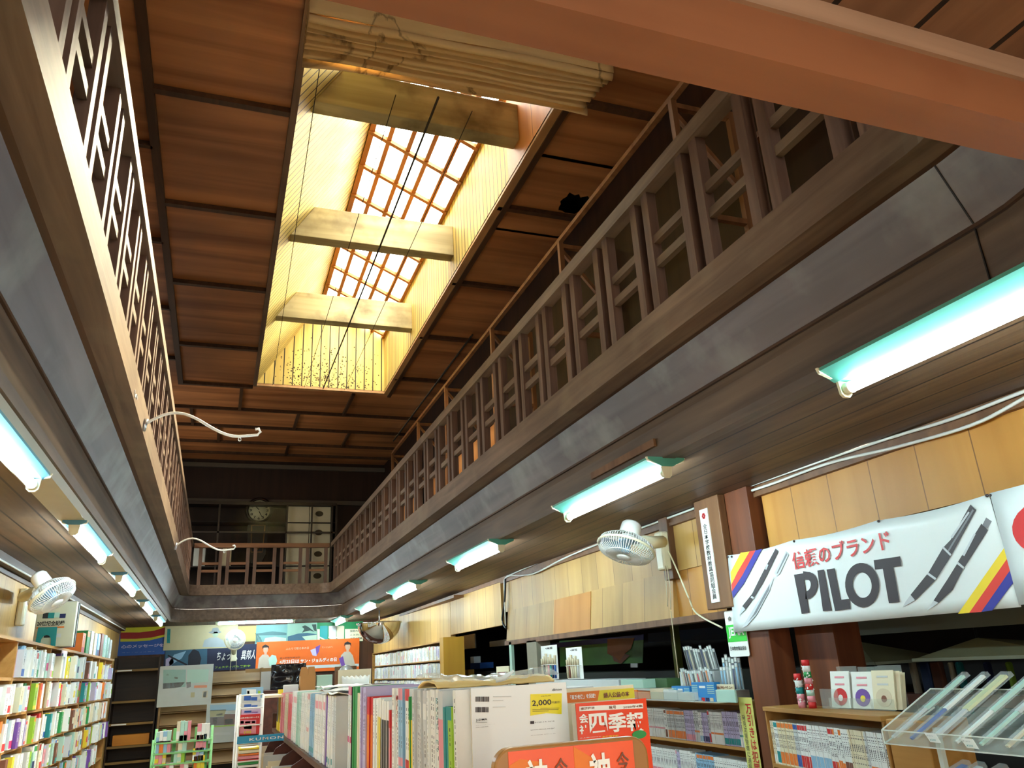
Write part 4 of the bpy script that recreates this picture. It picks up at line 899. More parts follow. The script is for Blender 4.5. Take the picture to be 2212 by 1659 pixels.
for ox, oy in ((0, 0), (1090, -40)):
    shp('shirt_print', [(100 + ox, 840 + oy), (118 + ox, 690 + oy), (165 + ox, 640 + oy), (235 + ox, 640 + oy), (275 + ox, 690 + oy), (310 + ox, 835 + oy)], shirt, .003); shp('neck_print', [(188 + ox, 650 + oy), (192 + ox, 600 + oy), (222 + ox, 600 + oy), (224 + ox, 650 + oy)], skin, .0035); oval('face_print', 208 + ox, 575 + oy, 34, 48, skin, .004)
    shp('hair_print', [(160 + ox, 570 + oy), (165 + ox, 525 + oy), (205 + ox, 505 + oy), (250 + ox, 525 + oy), (256 + ox, 575 + oy), (240 + ox, 545 + oy), (178 + ox, 548 + oy)], hair, .0045)
shp('book_print', [(245, 700), (290, 642), (345, 655), (360, 720), (335, 800), (260, 790)], P['mint'], .005); shp('book_print', [(1180, 690), (1235, 660), (1265, 795), (1215, 800)], P['purple'], .005)
shp('petal_print', [(800, 580), (870, 555), (905, 600), (880, 660), (830, 650)], P['lilac'], .003); shp('petal_print', [(870, 540), (935, 508), (915, 600), (885, 650)], P['purple'], .0035)
txt('4月23日は', 390, 700, 655, 765, P['white'], bold=.025); txt('サン・ジョルディの日', 670, 675, 1150, 752, P['white'], bold=.025); txt('愛と知性を結ぶ日', 395, 665, 660, 698, P['brown'], 'small_lettering', bold=.02); txt('ふたりで贈る本の日', 475, 535, 780, 580, P['beige'], 'small_lettering'); txt('サン・ジョルディ', 955, 525, 1100, 555, P['beige'], 'small_lettering')
# dark open shelf at the left of the back wall
ds = thing('open_shelf', 'empty dark wooden wall shelf below the striped blue poster', 'shelf', (-1.18, 15.3, 0))
YS = 15.12; edgew = wood('shelf edge', (150, 116, 60), (120, 90, 44), 'X', 14)
for p in ((440, 832), (400, 1248), (370, 1545), (300, 1850), (280, 2060)):
    q = at_y(*c3(*p), YS); mb = MB(); mb.box(-1.53, -.88, YS + .004, 15.48, q.z - .03, q.z); mb.build('shelf_board', shelfd, ds); MB().box(-1.53, -.88, YS, YS + .004, q.z - .035, q.z).build('shelf_edge', edgew, ds)
    if p[1] in (832, 1545):
        MB().box(-1.50, -1.28, YS - .004, YS - .001, q.z - .028, q.z - .008).build('label_strip', white, ds)
for x in (-1.55, -.88): MB().box(x, x + .02, YS, 15.49, 0, 2.0).build('side', shelfd, ds)
MB().box(-1.53, -.88, 15.475, 15.484, 0, 2.0).build('back', shelfd, ds)
q = at_y(*c3(300, 1850), YS)
tag(MB().box(-1.46, -.92, YS + .02, YS + .28, q.z + .001, q.z + .16).build('box_file', wood('amber box', (196, 126, 40), (172, 104, 30), 'X', 8), bevel=.004), 'amber brown carton lying on a dark back wall shelf', 'box')
# stepped slat display
sd = thing('slat_display', 'tall stepped wooden magazine display against the back wall', 'display', (-.05, 15.1, 0))
xa, xb_ = at_y(352, 1480, 15.0).x, at_y(563, 1470, 15.0).x
for x in (xa - .03, xb_): MB().box(x, x + .03, 14.9, 15.46, 0, 1.73).build('side', slatw, sd)
MB().box(xa, xb_, 15.4, 15.46, 0, 1.7).build('back', shelfd, sd)
for k in range(7):
    z = 1.70 - k * .205; mb = MB(); mb.prism([(xa, 15.22 - k * .03, z), (xa, 15.12 - k * .03, z - .175), (xa, 15.13 - k * .03, z - .18), (xa, 15.235 - k * .03, z)], (xb_ - xa, 0, 0)); mb.build('slat', slatw, sd)
    mb = MB(); mb.box(xa, xb_, 15.12 - k * .03, 15.4, z - .20, z - .185); mb.build('ledge', slatw, sd)
# two photo sheets in plastic sleeves
def sheet_print(label, pts, y, blocks):
    x0, x1, z0, z1 = poster_frame(pts, y, c5)
    root = thing('photo_sheet', label, 'poster', ((x0 + x1) / 2, y, z0), 'photo sheets in plastic sleeves')
    MB().box(x0, x1, y, y + .003, z0, z1).build('sheet', plain('sheet grey white', (190, 194, 188), .5), root)
    f = Face((x0, y, z0), (1, 0, 0))
    for pp, m in blocks:
        mb = MB(); f.poly(mb, [(at_y(*c5(*p), y).x - x0, at_y(*c5(*p), y).z - z0) for p in pp], .002); mb.build('photo', P[m] if m in P else MATS[m], root)
    def fl(u, v): return (x0 + (x1 - x0) * u, y - .008 - .006 * pnoise(Vector((u * 5, v * 4, x0 * 3))) * (1 if v > .4 else .3), z0 + (z1 - z0) * v)
    MB().sheet(fl, 20, 16).build('sleeve', film, root); return root
plain('photo room', (132, 176, 164), .5); plain('photo counter', (104, 88, 88), .5); plain('photo roof', (168, 160, 104), .5)
sheet_print('large photo sheet of an interior in a plastic sleeve hung on the slat display', [(285, 60), (990, 50), (955, 560), (235, 570)], 14.86,
            [([(325, 105), (625, 100), (620, 330), (320, 355)], 'photo room'), ([(320, 285), (610, 265), (560, 330), (480, 345), (318, 358)], 'photo counter'), ([(640, 100), (930, 95), (920, 260), (640, 290)], 'mint'), ([(630, 270), (690, 260), (690, 330), (635, 350)], 'photo counter'),
             ([(735, 312), (905, 308), (903, 340), (732, 345)], 'orange'), ([(690, 405), (742, 402), (738, 468), (686, 470)], 'photo roof'), ([(845, 385), (920, 378), (910, 470), (840, 475)], 'beige'), ([(860, 395), (900, 390), (890, 465), (852, 468)], 'photo roof'), ([(365, 160), (395, 160), (393, 180), (365, 180)], 'black'), ([(470, 195), (520, 205), (515, 228), (470, 220)], 'photo counter')])
sheet_print('smaller photo sheet of a shop front in a plastic sleeve lower on the slat display', [(905, 555), (1310, 540), (1275, 1055), (880, 1070)], 14.80,
            [([(945, 570), (1300, 560), (1290, 640), (945, 650)], 'light blue'), ([(945, 640), (1160, 630), (1130, 720), (945, 735)], 'photo roof'), ([(1030, 690), (1110, 680), (1110, 705), (1030, 712)], 'black'), ([(1130, 690), (1290, 690), (1285, 830), (1130, 840)], 'brown'), ([(945, 735), (1135, 725), (1135, 835), (945, 845)], 'photo counter'), ([(1140, 760), (1250, 755), (1250, 820), (1140, 825)], 'black'), ([(980, 740), (1040, 738), (1040, 820), (980, 825)], 'pink'), ([(945, 848), (1280, 830), (1280, 850), (945, 868)], 'lime green'), ([(1000, 938), (1220, 930), (1215, 965), (1000, 972)], 'pale grey')])
q = MB().box(*[v for v in (at_y(*c4(150, 870), 14.7).x, at_y(*c4(318, 870), 14.7).x)], 14.7, 14.73, 0, at_y(*c4(150, 868), 14.7).z).build('panel', P['pale grey']); tag(q, 'pale grey upright panel left of the black bag at the back', 'panel')
tag(MB().box(at_y(*c4(-10, 0), 15.0).x, 1.0, 14.98, 15.02, 1.66, 1.72).build('wooden_rail', slatw), 'wooden rail under the navy and orange posters', 'rail')
# dark glossy bag, box clock
bgx = at_y(*c4(510, 950), 14.2); BZ = at_y(*c4(1278, 880), 13.6).z - .1998; mb = MB()
def bag(u, v): return (bgx.x - .28 + .56 * u, 14.2 - .05 * math.sin(math.pi * u) - .03 * pnoise(Vector((u * 6, v * 5, 1))), BZ + (bgx.z + .22 - BZ) * v + .02 * v * pnoise(Vector((u * 4, 2, v))))
tag(mb.sheet(bag, 24, 16).build('plastic_bag', plain('glossy black film', (24, 24, 28), .12), solid=.004), 'crumpled glossy black bag hanging behind the paper bag', 'bag')
kc = at_y(*c4(1278, 880), 13.6); tcq = thing('table_clock', 'small round-topped desk clock with silver dial above the tissue pack', 'clock', (kc.x, 13.62, kc.z - .15))
MB().box(kc.x - .17, kc.x + .17, 13.62, 13.72, kc.z - .2, kc.z + .1).build('case', brownpost, tcq)
MB().lathe([(0, 0), (.105, 0), (.12, .02), (.12, .05)], (kc.x, 13.585, kc.z), (0, 1, 0), 28).build('dial', plain('silver dial', (190, 196, 196), .3, .5), tcq)
mb = MB(); FK = Face((kc.x, 13.584, kc.z), (1, 0, 0)); FK.poly(mb, [(-.005, 0), (.005, 0), (.05, .05), (.045, .055)], .002); FK.poly(mb, [(0, -.005), (0, .005), (-.06, -.03), (-.06, -.036)], .002); mb.build('hand', black, tcq)
# mirror dome under the right ceiling
md_l, md_r = at_y(772, 1348, 13.2), at_y(866, 1345, 13.2); mc = (md_l + md_r) / 2; R_ = (md_r.x - md_l.x) / 2 * .98
dm = thing('mirror_dome', 'shiny half-dome security mirror hanging at the back right', 'mirror', mc)
prof = [(R_ * math.cos(t), -R_ * .92 * math.sin(t)) for t in [k * PI2 / 12 for k in range(13)]]
MB().lathe(prof, mc, (0, 0, 1), 40).build('dome', chrome, dm)
MB().lathe([(R_, -.008), (R_ + .022, -.008), (R_ + .022, .012), (0, .012)], mc, (0, 0, 1), 40).build('rim', chrome, dm)
mb = MB(); mb.tube([mc + Vector((0, 0, .012)), (mc.x, mc.y, ZC)], .012, 6); mb.build('hanger', steel, dm)

# ================================================================ FAR RIGHT BOOKCASE
FX = 2.78
fb = thing('bookcase', 'tan bookcase of thin pale volumes along the far right wall', 'bookcase', (2.95, 13, 0))
fr = [1.22, 1.44, 1.66]
for z in fr: MB().box(FX, 3.03, 10.42, 15.3, z - .015, z).build('shelf', shelfw, fb)
MB().box(FX - .02, 3.03, 10.40, 15.3, 1.875, 1.89).build('top_board', shelfw, fb)
MB().box(FX - .03, 3.03, 10.22, 10.40, 0, 1.93).build('side_panel', wood('amber panel', (196, 146, 50), (176, 126, 40), 'Z', 6), fb)
MB().box(FX - .02, 3.03, 15.3, 15.34, 0, 1.89).build('side_panel', shelfw, fb)
MB().box(3.0, 3.03, 10.40, 15.3, 0, 1.875).build('back_panel', shelfw, fb)
for ri, z in enumerate(fr):
    shelf_fill(10.43, 15.28, z + .0005, -1, FX + .005, (.168, .19), (.035, .07), (.12, .15), ['white'] * 9 + ['pale grey'] * 5 + ['cream'] * 3 + ['lilac'],
               lambda c, i, ri=ri: f'thin {c} booklet, {ordw(i)} from front, {["third", "second", "top"][ri]} row of far right bookcase', 'pale booklets in the far right bookcase', cat='booklet', name='booklet', bandp=['white', 'white', 'pale grey', 'pink', 'cream', 'white'], jit=.01)

# ================================================================ MAGAZINE RACK IN THE MIDDLE
mr = thing('magazine_rack', 'dark reddish wooden magazine rack running down the middle of the shop', 'rack', (.65, 4.0, 0))
MB().box(.44, 1.0, 1.64, 6.6, 1.175, 1.20).build('shelf', rackw, mr); MB().box(.72, .735, 1.87, 6.6, 1.20, 1.42).build('centre_panel', rackw, mr)
MB().box(.56, .90, 1.85, 6.6, 0, 1.175).build('body', rackw, mr)
for y in (1.64, 6.6): MB().box(.44, 1.0, y, y + .02, 1.20, 1.30).build('end_rail', rackw, mr)
MB().box(.27, .56, 3.3, 6.55, .80, .82).build('lower_shelf', rackw, mr)
for y in (3.35, 3.9, 4.45, 5.0, 5.6, 6.2):                       # scalloped partitions of the lower tier
    pf = [(.56, 1.17), (.46, 1.165), (.40, 1.13), (.37, 1.06), (.37, 1.0), (.355, .94), (.32, .89), (.27, .86), (.27, .82), (.56, .82)]
    mb = MB(); mb.prism([(x, y, z) for x, z in pf], (0, .014, 0)); mb.build('partition', rackw, mr)
mgp = ['white'] * 9 + ['pale grey'] * 4 + ['light blue', 'mint', 'cream', 'lilac', 'beige']
mgb = ['red', 'pink', 'black', 'teal', 'yellow', 'green', 'navy', 'orange', 'purple', 'white', 'white', 'pale grey', 'magenta']
MG = [book_mesh('magazine', [(.78, .9)], (.1, .7)), book_mesh('magazine', [(.06, .14)], (.5, .96)), book_mesh('magazine', [], (.3, .95)), book_mesh('magazine', [(.9, 1.0), (.35, .42)], (.5, .85)), book_mesh('magazine', [(.2, .8)], None), book_mesh('magazine', [], None)]
named = {0: ('white', 'black', 2), 3: ('lime green', 'teal', 3), 5: ('white', 'pale grey', 0), 7: ('white', 'green', 1), 20: ('lilac', 'navy', 2), 22: ('red', 'orange', 4), 23: ('green', 'green', 5), 25: ('red', 'red', 5), 29: ('black', 'brown', 4), 36: ('light blue', 'light blue', 5)}
RUNS = [(1212, 'white', 'pale grey', 2, 0), (1140, 'lime green', 'teal', 3, .035), (1120, 'teal', 'mint', 5, .035), (1098, 'pale grey', 'pink', 4, 0), (1075, 'white', 'teal', 1, 0), (1050, 'white', 'mint', 2, 0), (1018, 'pale grey', 'white', 0, 0), (985, 'pale grey', 'brown', 2, 0),
        (945, 'green', 'yellow', 4, .02), (930, 'white', 'red', 3, 0), (905, 'light blue', 'pink', 3, 0), (870, 'white', 'navy', 2, 0), (845, 'red', 'pink', 4, .06), (830, 'white', 'black', 4, .035), (790, 'white', 'yellow', 4, .03), (770, 'white', 'pale grey', 1, .035), (745, 'red', 'orange', 4, .03), (722, 'lilac', 'navy', 2, 0),
        (692, 'cream', 'beige', 5, .02), (672, 'green', 'green', 5, 0), (648, 'orange', 'white', 0, 0), (630, 'white', 'red', 1, .02), (612, 'black', 'brown', 4, 0), (588, 'white', 'magenta', 3, 0), (568, 'pale grey', 'lilac', 2, 0), (548, 'white', 'teal', 1, 0), (525, 'purple', 'pink', 5, 0), (515, 'white', 'pink', 0, 0), (465, 'light blue', 'teal', 1, 0),
        (445, 'white', 'red', 3, 0), (430, 'white', 'pale grey', 2, 0), (400, 'mint', 'white', 2, 0), (380, 'white', 'pink', 0, 0), (355, 'pink', 'red', 4, .02), (338, 'beige', 'pink', 2, .02), (318, 'pink', 'white', 0, .02), (300, 'yellow', 'black', 4, .0), (200, 'white', 'black', 4, 0)]
y = 1.758; i = 0; magspines = {}
for (xa, ck, bk, mi, drop), nx_ in zip(RUNS, RUNS[1:] + [(0,)]):
    y1 = at_x(475 + .4425 * nx_[0], 1500, .50 if nx_[0] > 640 else .455).y if nx_[0] > 250 else 6.42
    y1 = min(y1, 6.42)
    while y < y1 - .008 and y < 6.42:
        t = min(random.uniform(.022, .034), max(y1 - y - .001, .010)); near = y < 3.3
        h = (.302 if near else .268) - drop + random.uniform(-.002, .002); x = (.497 if near else .455) + random.uniform(-.004, .006)
        o = book(f'{ck} magazine with {bk} marks, {ordw(i)} from near end of middle rack', 'magazine', 'magazine', MG[mi], (x, y + t, 1.201), -PI2, t, .19, h, [P[ck], None, P[bk], black if ck not in ('red', 'green', 'black', 'purple', 'teal') else P['white']], 'magazines in the middle rack')
        magspines[i] = (x, y, t, h, xa, o); y += t + .0012; i += 1
def first_of(x0): return min(k for k, v in magspines.items() if v[4] == x0)
def spine_text(i, body, m, z0, z1, wf=.7):
    x, y, t, h, _, o = magspines[i]
    f = Face((x - .001, y + t / 2 + t * wf / 2, 1.201), (0, -1, 0)); tx = f.text('\n'.join(body), 0, t * wf, z0, z1, m, None, 'spine_lettering', bold=.01, h=.0015)
    tx.parent = o; tx.matrix_parent_inverse = (Matrix.Translation(o.location) @ Matrix.Rotation(-PI2, 4, 'Z') @ Matrix.Diagonal((*o.scale, 1))).inverted()
spine_text(first_of(722), 'レタスクラブ', P['purple'], .17, .285); spine_text(first_of(1075), 'Baby-mo', P['teal'], .17, .285, .6); spine_text(first_of(870), 'Mart', P['red'], .2, .285, .6)
# pieces lying on the rack
def bagged(label, x0, x1, y0, y1, z, hh, mt, nm='bagged_bundle'):
    root = thing(nm, label, 'bundle', ((x0 + x1) / 2, y0, z))
    def lo(u, v): return (x0 + (x1 - x0) * u, y0 + (y1 - y0) * v, z + .004 + hh * .45 * (math.sin(math.pi * v) ** .5) * (1 - .7 * math.exp(-((u - .52) / .08) ** 2)) + .004 * pnoise(Vector((u * 9, v * 4, 3))))
    MB().sheet(lo, 30, 8).build('papers', mt, root, solid=.004)
    def hi(u, v): return (x0 - .01 + (x1 - x0 + .02) * u, y0 - .01 + (y1 - y0 + .02) * v, z + .006 + hh * (.55 + .45 * abs(u - .5) * 2) * (math.sin(math.pi * (.08 + .84 * v)) ** .6) + .008 * pnoise(Vector((u * 12, v * 6, 8))))
    MB().sheet(hi, 36, 10).build('bag', clear('crinkled bag', (236, 234, 222), .38, .15), root)
    mb = MB(); xm = x0 + (x1 - x0) * .52; mb.tube([(xm - .01, y0, z + hh * .4), (xm + .01, y0 - .006, z + hh * .55), (xm + .035, y0 - .008, z + hh * 1.05)], [.006, .007, .003], 6); mb.tube([(xm, y0, z + hh * .45), (xm - .025, y0 - .004, z + hh * .75)], [.006, .002], 6); mb.build('tied_neck', paper, root); return root
bagged('clear plastic bag of yellowed papers tied in the middle on the near magazines', .50, .80, 1.92, 2.12, 1.503, .032, plain('yellowed paper', (226, 196, 130), .7))
tp = at_y(735, 1452, 4.2); tq = at_y(806, 1500, 4.2)
st = thing('display_stand', 'pale board propped on the rack behind the tissue pack', 'stand', ((tp.x + tq.x) / 2, 4.26, 1.44))
MB().box(tp.x, tq.x, 4.26, 4.275, 1.441, tp.z + .01).build('board', P['cream'], st)
tk = thing('tissue_pack', 'white wrapped tissue pack standing before the pale board on the rack', 'pack', ((tp.x + tq.x) / 2, 4.22, 1.44))
def tis(u, v):
    w_ = .5 + (.5 - .06 * math.sin(math.pi * v)); return (tp.x + .012 + (tq.x - tp.x - .024) * (u * w_ + (1 - w_) / 2), 4.235 - .045 * math.sin(math.pi * u) ** .5 * math.sin(math.pi * v) ** .5, 1.442 + .095 * v + .004 * math.sin(u * 40) * (abs(v - .5) > .42))
MB().sheet(tis, 24, 14).build('wrapper', paper, tk, solid=.002)
FT = Face((tp.x + .02, 4.188, 1.455), (1, 0, 0)); FT.text('ティッシュ', .0, .12, .0, .025, P['pale grey'], tk, 'lettering', h=.001)
pb = at_y(650, 1441, 6.0); pb2 = at_y(681, 1490, 6.0)
pbg = thing('paper_bag', 'brown paper carrier bag with cut-out handles on the far end of the rack', 'bag', ((pb.x + pb2.x) / 2, 6.05, 1.44))
mb = MB(); x0, x1, zt = pb.x, pb2.x, pb.z; wb = x1 - x0
out = [(x0, 1.442), (x1, 1.442), (x1, zt - .05), (x1 - .01, zt), (x1 - .045, zt), (x1 - .05, zt - .05), (x0 + wb * .5, zt - .06), (x0 + .05, zt - .05), (x0 + .045, zt), (x0 + .012, zt), (x0, zt - .05)]
for yy in (6.0, 6.08): mb.prism([(x, yy, z) for x, z in out], (0, .003, 0))
for x in (x0, x1 - .002): mb.box(x, x + .002, 6.003, 6.08, 1.442, zt - .06)
mb.build('kraft_paper', plain('kraft paper', (176, 128, 74), .8), pbg)
tag(MB().box(pb2.x + .01, pb2.x + .12, 6.02, 6.07, 1.441, pb.z - .06).build('carton', P['mint'], bevel=.004), 'pale green carton beside the brown paper bag on the rack', 'box')
tag(MB().box(pb.x - .11, pb.x - .01, 6.0, 6.06, 1.441, 1.50).build('carton', P['pale grey'], bevel=.004), 'small grey carton left of the brown paper bag on the rack', 'box')
mb = MB(); mb.box(.30, .78, 5.9, 6.5, 1.425, 1.44); tag(mb.build('wooden_tray', P['cream']), 'pale board lying across the far end of the magazine rack', 'board')
tag(MB().box(.56, .90, 4.1, 4.5, 1.425, 1.44).build('board', P['white']), 'white board under the tissue pack on the rack', 'board')
for k, (y0, c) in enumerate(((3.3, 'white'), (3.42, 'pale grey'), (3.55, 'white'))):
    def sh(u, v, y0=y0, k=k): return (.44 + .2 * u, y0 + .35 * v, 1.478 + .012 * k + .012 * pnoise(Vector((u * 4, v * 4, k))))
    tag(MB().sheet(sh, 8, 8).build('loose_sheet', P[c], solid=.002), f'{["lowest", "middle", "topmost"][k]} loose {c} sheet lying on top of the far magazines', 'paper', 'loose sheets on the magazines')

# catalogue, quarterly and sign at the near end
def cover(label, cat, nm, px0, px1, pyt, pyb, y, m, t=.012, zb_=None):
    a, b = at_y(px0, pyt, y), at_y(px1, pyt, y); z0 = zb_ if zb_ is not None else at_y(px0, pyb, y).z
    root = thing(nm, label, cat, ((a.x + b.x) / 2, y, z0)); zt = (a.z + b.z) / 2
    MB().box(a.x, b.x, y, y + .003, z0, zt).build('front_cover', m, root); MB().box(a.x + .002, b.x - .002, y + .003, y + t, z0, zt - .002).build('pages', pages, root)
    f = Face((a.x, y, z0), (1, 0, 0)); f.rel = lambda px, py: ((lambda q: (q.x - a.x, q.z - z0))(at_y(px, py, y)))
    def shp(n, pts, m, h=.0012, t=.001):
        mb = MB(); f.poly(mb, [f.rel(*p) for p in pts], h, t); return mb.build(n, m, root)
    def txt(body, x0, y0, x1, y1, m, n='lettering', bold=0.0):
        p, q = f.rel(x0, y1), f.rel(x1, y0); return f.text(body, p[0], q[0], p[1], q[1], m, root, n, bold=bold, h=.0016)
    return root, shp, txt, f
gloss = plain('glossy white cover', (226, 228, 226), .12, var=.01)
c7 = lambda x, y: (900 + x * .1627, 1430 + y * .1627)
r, shp, txt, f = cover('white mail order catalogue standing back cover out at the rack end', 'catalogue', 'catalogue', 1017, 1223, 1480, 1660, 1.74, gloss, .016, 1.201)
def s7(n, pts, m, h=.0012): return shp(n, [c7(*p) for p in pts], m, h)
def t7(b, x0, y0, x1, y1, m, n='lettering', bold=0.0): return txt(b, *c7(x0, y0), *c7(x1, y1), m, n, bold)
t7('dinos', 1795, 345, 1922, 385, ink, 'lettering', .01)
s7('yellow_panel', [(1510, 428), (1925, 415), (1922, 690), (1715, 680), (1508, 712)], plain('panel yellow', (238, 220, 20), .3))
t7('2,000', 1532, 492, 1782, 598, ink, 'price_lettering', .02); t7('円割引', 1790, 515, 1900, 555, ink, 'price_lettering', .005); t7('お買い物ご優待', 1650, 440, 1780, 462, ink, 'small_lettering')
for yy, xa, xb in ((612, 1640, 1890), (632, 1535, 1880), (652, 1535, 1750)): s7('text_line', [(xa, yy), (xb, yy - 4), (xb, yy), (xa, yy + 4)], ink, .0018)
t7('0120-14-1616', 1565, 775, 1825, 812, ink); s7('phone_mark', [(1508, 785), (1558, 783), (1558, 822), (1508, 824)], ink); t7('www.dinos.co.jp/', 1508, 868, 1830, 915, ink); t7('有効期限 2021.1.29', 1510, 950, 1840, 972, ink, 'small_lettering')
for r0 in (455, 595):
    x = 782
    while x < 955:
        w_ = random.choice((4, 6, 9, 13)); s7('barcode_bar', [(x, r0 + 4), (x + w_, r0 + 4), (x + w_, r0 + 72), (x, r0 + 72)], ink); x += w_ + random.choice((5, 7, 10))
    t7('4910123456789'[:13], 785, r0 + 82, 955, r0 + 95, ink, 'small_lettering')
t7('J-DMA', 785, 745, 935, 792, black, 'logo_lettering', .02); s7('text_line', [(785, 800), (935, 798), (935, 801), (785, 803)], ink)
for yy, xa, xb in ((455, 1015, 1255), (508, 1012, 1150), (595, 1012, 1180)): s7('text_line', [(xa, yy), (xb, yy - 4), (xb, yy + 6), (xa, yy + 10)], P['pale grey'])
t7('発行 ディノス・セシール', 782, 820, 1035, 845, ink, 'small_lettering'); t7('印刷 凸版印刷', 782, 852, 945, 875, ink, 'small_lettering', .01)
c8 = lambda x, y: (1200 + x * .20796, 1430 + y * .20796)
r, shp, txt, f = cover('red-orange quarterly with huge white lettering beside the white catalogue', 'magazine', 'quarterly', 1243, 1396, 1514, 1660, 1.68, plain('vermilion cover', (232, 66, 30), .25), .03, 1.201)
def s8(n, pts, m, h=.0012): return shp(n, [c8(*p) for p in pts], m, h)
def t8(b, x0, y0, x1, y1, m, n='lettering', bold=0.0): return txt(b, *c8(x0, y0), *c8(x1, y1), m, n, bold)
s8('white_strip', [(245, 462), (905, 430), (908, 480), (247, 512)], white)
t8('東洋経済', 258, 462, 402, 500, P['brown'], bold=.02); t8('秋号', 553, 450, 625, 492, P['brown'], bold=.02); t8('2020年4集', 700, 442, 900, 484, P['brown'], bold=.02)
t8('会', 245, 535, 335, 640, white, 'big_lettering', .03); t8('社', 248, 650, 338, 752, white, 'big_lettering', .03)
t8('四', 355, 525, 525, 740, white, 'big_lettering', .03); t8('季', 550, 520, 725, 735, white, 'big_lettering', .03); t8('報', 745, 512, 912, 725, white, 'big_lettering', .03)
t8('全上場3785社の', 248, 768, 470, 795, white, 'small_lettering', .02); t8('全業績予想', 480, 755, 650, 785, P['yellow'], 'small_lettering', .03)
mb = MB(); p = f.rel(*c8(868, 752)); q = f.rel(*c8(942, 752)); f.ell(mb, p[0], p[1], q[0] - p[0], .0085, .0018); mb.build('green_badge', P['green'], r); t8('ワイド版', 815, 738, 925, 768, white, 'badge_lettering', .02)
# header strip and books behind
hb = thing('header_board', 'orange and yellow header board standing behind the red-orange quarterly', 'board', (1.05, 1.92, 1.2))
a, b = at_y(1224, 1500, 1.92), at_y(1369, 1490, 1.92); z0, z1 = at_y(1300, 1513, 1.92).z, at_y(1300, 1491, 1.92).z
MB().box(a.x, b.x, 1.92, 1.932, 1.201, z1 + .008).build('board', P['cream'], hb); FH = Face((a.x, 1.92, z0), (1, 0, 0)); W_ = b.x - a.x; H_ = z1 - z0
mb = MB(); FH.poly(mb, [(0, 0), (W_ * .44, 0), (W_ * .48, H_), (0, H_)], .0015); mb.build('orange_panel', plain('header orange', (214, 112, 40), .5), hb)
mb = MB(); FH.poly(mb, [(W_ * .44, 0), (W_, 0), (W_, H_), (W_ * .48, H_)], .0015); mb.build('yellow_panel', plain('header yellow', (214, 200, 50), .5), hb)
FH.text('「貧乏老後」を回避!', .008, W_ * .41, H_ * .3, H_ * .75, white, hb, bold=.02); FH.text('婦人公論の本', W_ * .53, W_ * .92, H_ * .2, H_ * .75, P['brown'], hb, bold=.025)
for k, (xx, c) in enumerate((((a.x + .02), 'purple'), ((a.x + .06), 'white'))):
    book(f'{["purple", "white"][k]} booklet lying behind the orange and yellow header board', 'booklet', 'booklet', BK[5], (a.x + .0, 2.0 + .2 * k, 1.40 + .03 * k), 0, .2, .15, .02, [P[c], None, P[c], black], 'booklets on the rack end')
MB().box(.74, 1.0, 1.93, 2.6, 1.20, 1.399).build('side_bin', rackw, mr)
q0, q1 = at_y(1185, 1476, 2.0), at_y(1290, 1482, 2.0)
tag(MB().box(.72, q1.x - .03, 1.96, 2.45, q1.z - .02, q1.z + .002).build('flat_box', P['pale grey']), 'flat pale box lying behind the white catalogue', 'box')
tag(MB().box(.74, .98, 1.99, 2.42, 1.401, q1.z - .0205).build('paper_stack', paper), 'stack of white paper under the flat pale box', 'paper')
sgn = thing('sign_stand', 'rounded wooden sign frame with an orange-red poster at the bottom of the view', 'sign', (.55, 1.3, 1.0))
p0, p1, pt = at_y(1068, 1650, 1.3), at_y(1403, 1650, 1.3), at_y(1235, 1603, 1.3)
def rrect(x0, x1, z0, z1, r, n=8):
    o = []
    for cx_, cz_, a0 in ((x0 + r, z0 + r, 180), (x1 - r, z0 + r, 270), (x1 - r, z1 - r, 0), (x0 + r, z1 - r, 90)):
        o += [(cx_ + r * math.cos(math.radians(a0 + 90 * k / n)), cz_ + r * math.sin(math.radians(a0 + 90 * k / n))) for k in range(n + 1)]
    return o
mb = MB(); mb.prism([(x, 1.30, z) for x, z in rrect(p0.x, p1.x, 1.02, pt.z, .03)], (0, .022, 0)); mb.build('frame', wood('sign wood', (176, 126, 68), (150, 102, 50), 'X', 10, .35), sgn, bevel=.004)
for x in (p0.x + .03, p1.x - .05): MB().box(x, x + .02, 1.305, 1.32, 0, 1.03).build('leg', MATS['sign wood'], sgn)
a, b = at_y(1097, 1625, 1.3), at_y(1368, 1625, 1.3); FS = Face((a.x, 1.30, 1.05), (1, 0, 0)); W_, H_ = b.x - a.x, at_y(1235, 1611, 1.3).z - 1.05
mb = MB(); FS.rect(mb, 0, W_, 0, H_, .0012); mb.build('poster', plain('poster vermilion', (236, 84, 30), .25), sgn)
for k in range(2):
    o_ = k * W_ * .5
    mb = MB(); FS.poly(mb, [(o_ + .002, H_ - .001), (o_ + .03, H_ - .018), (o_ + .05, H_ - .03), (o_ + .05, H_ - .1), (o_ + .002, H_ - .1)] if k else [(.001, H_ - .02), (.02, H_ - .012), (.06, H_ - .02), (.05, H_ - .1), (.001, H_ - .1)], .0018); mb.build('orange_sweep', P['orange'], sgn)
    FS.text('神', o_ + W_ * .12, o_ + W_ * .29, H_ - .075, H_ - .014, white, sgn, 'white_lettering', bold=.03, h=.0035)
    FS.text('令\n和', o_ + W_ * .35, o_ + W_ * .45, H_ - .085, H_ - .016, P['brown'], sgn, 'dark_lettering', bold=.01, h=.0035)
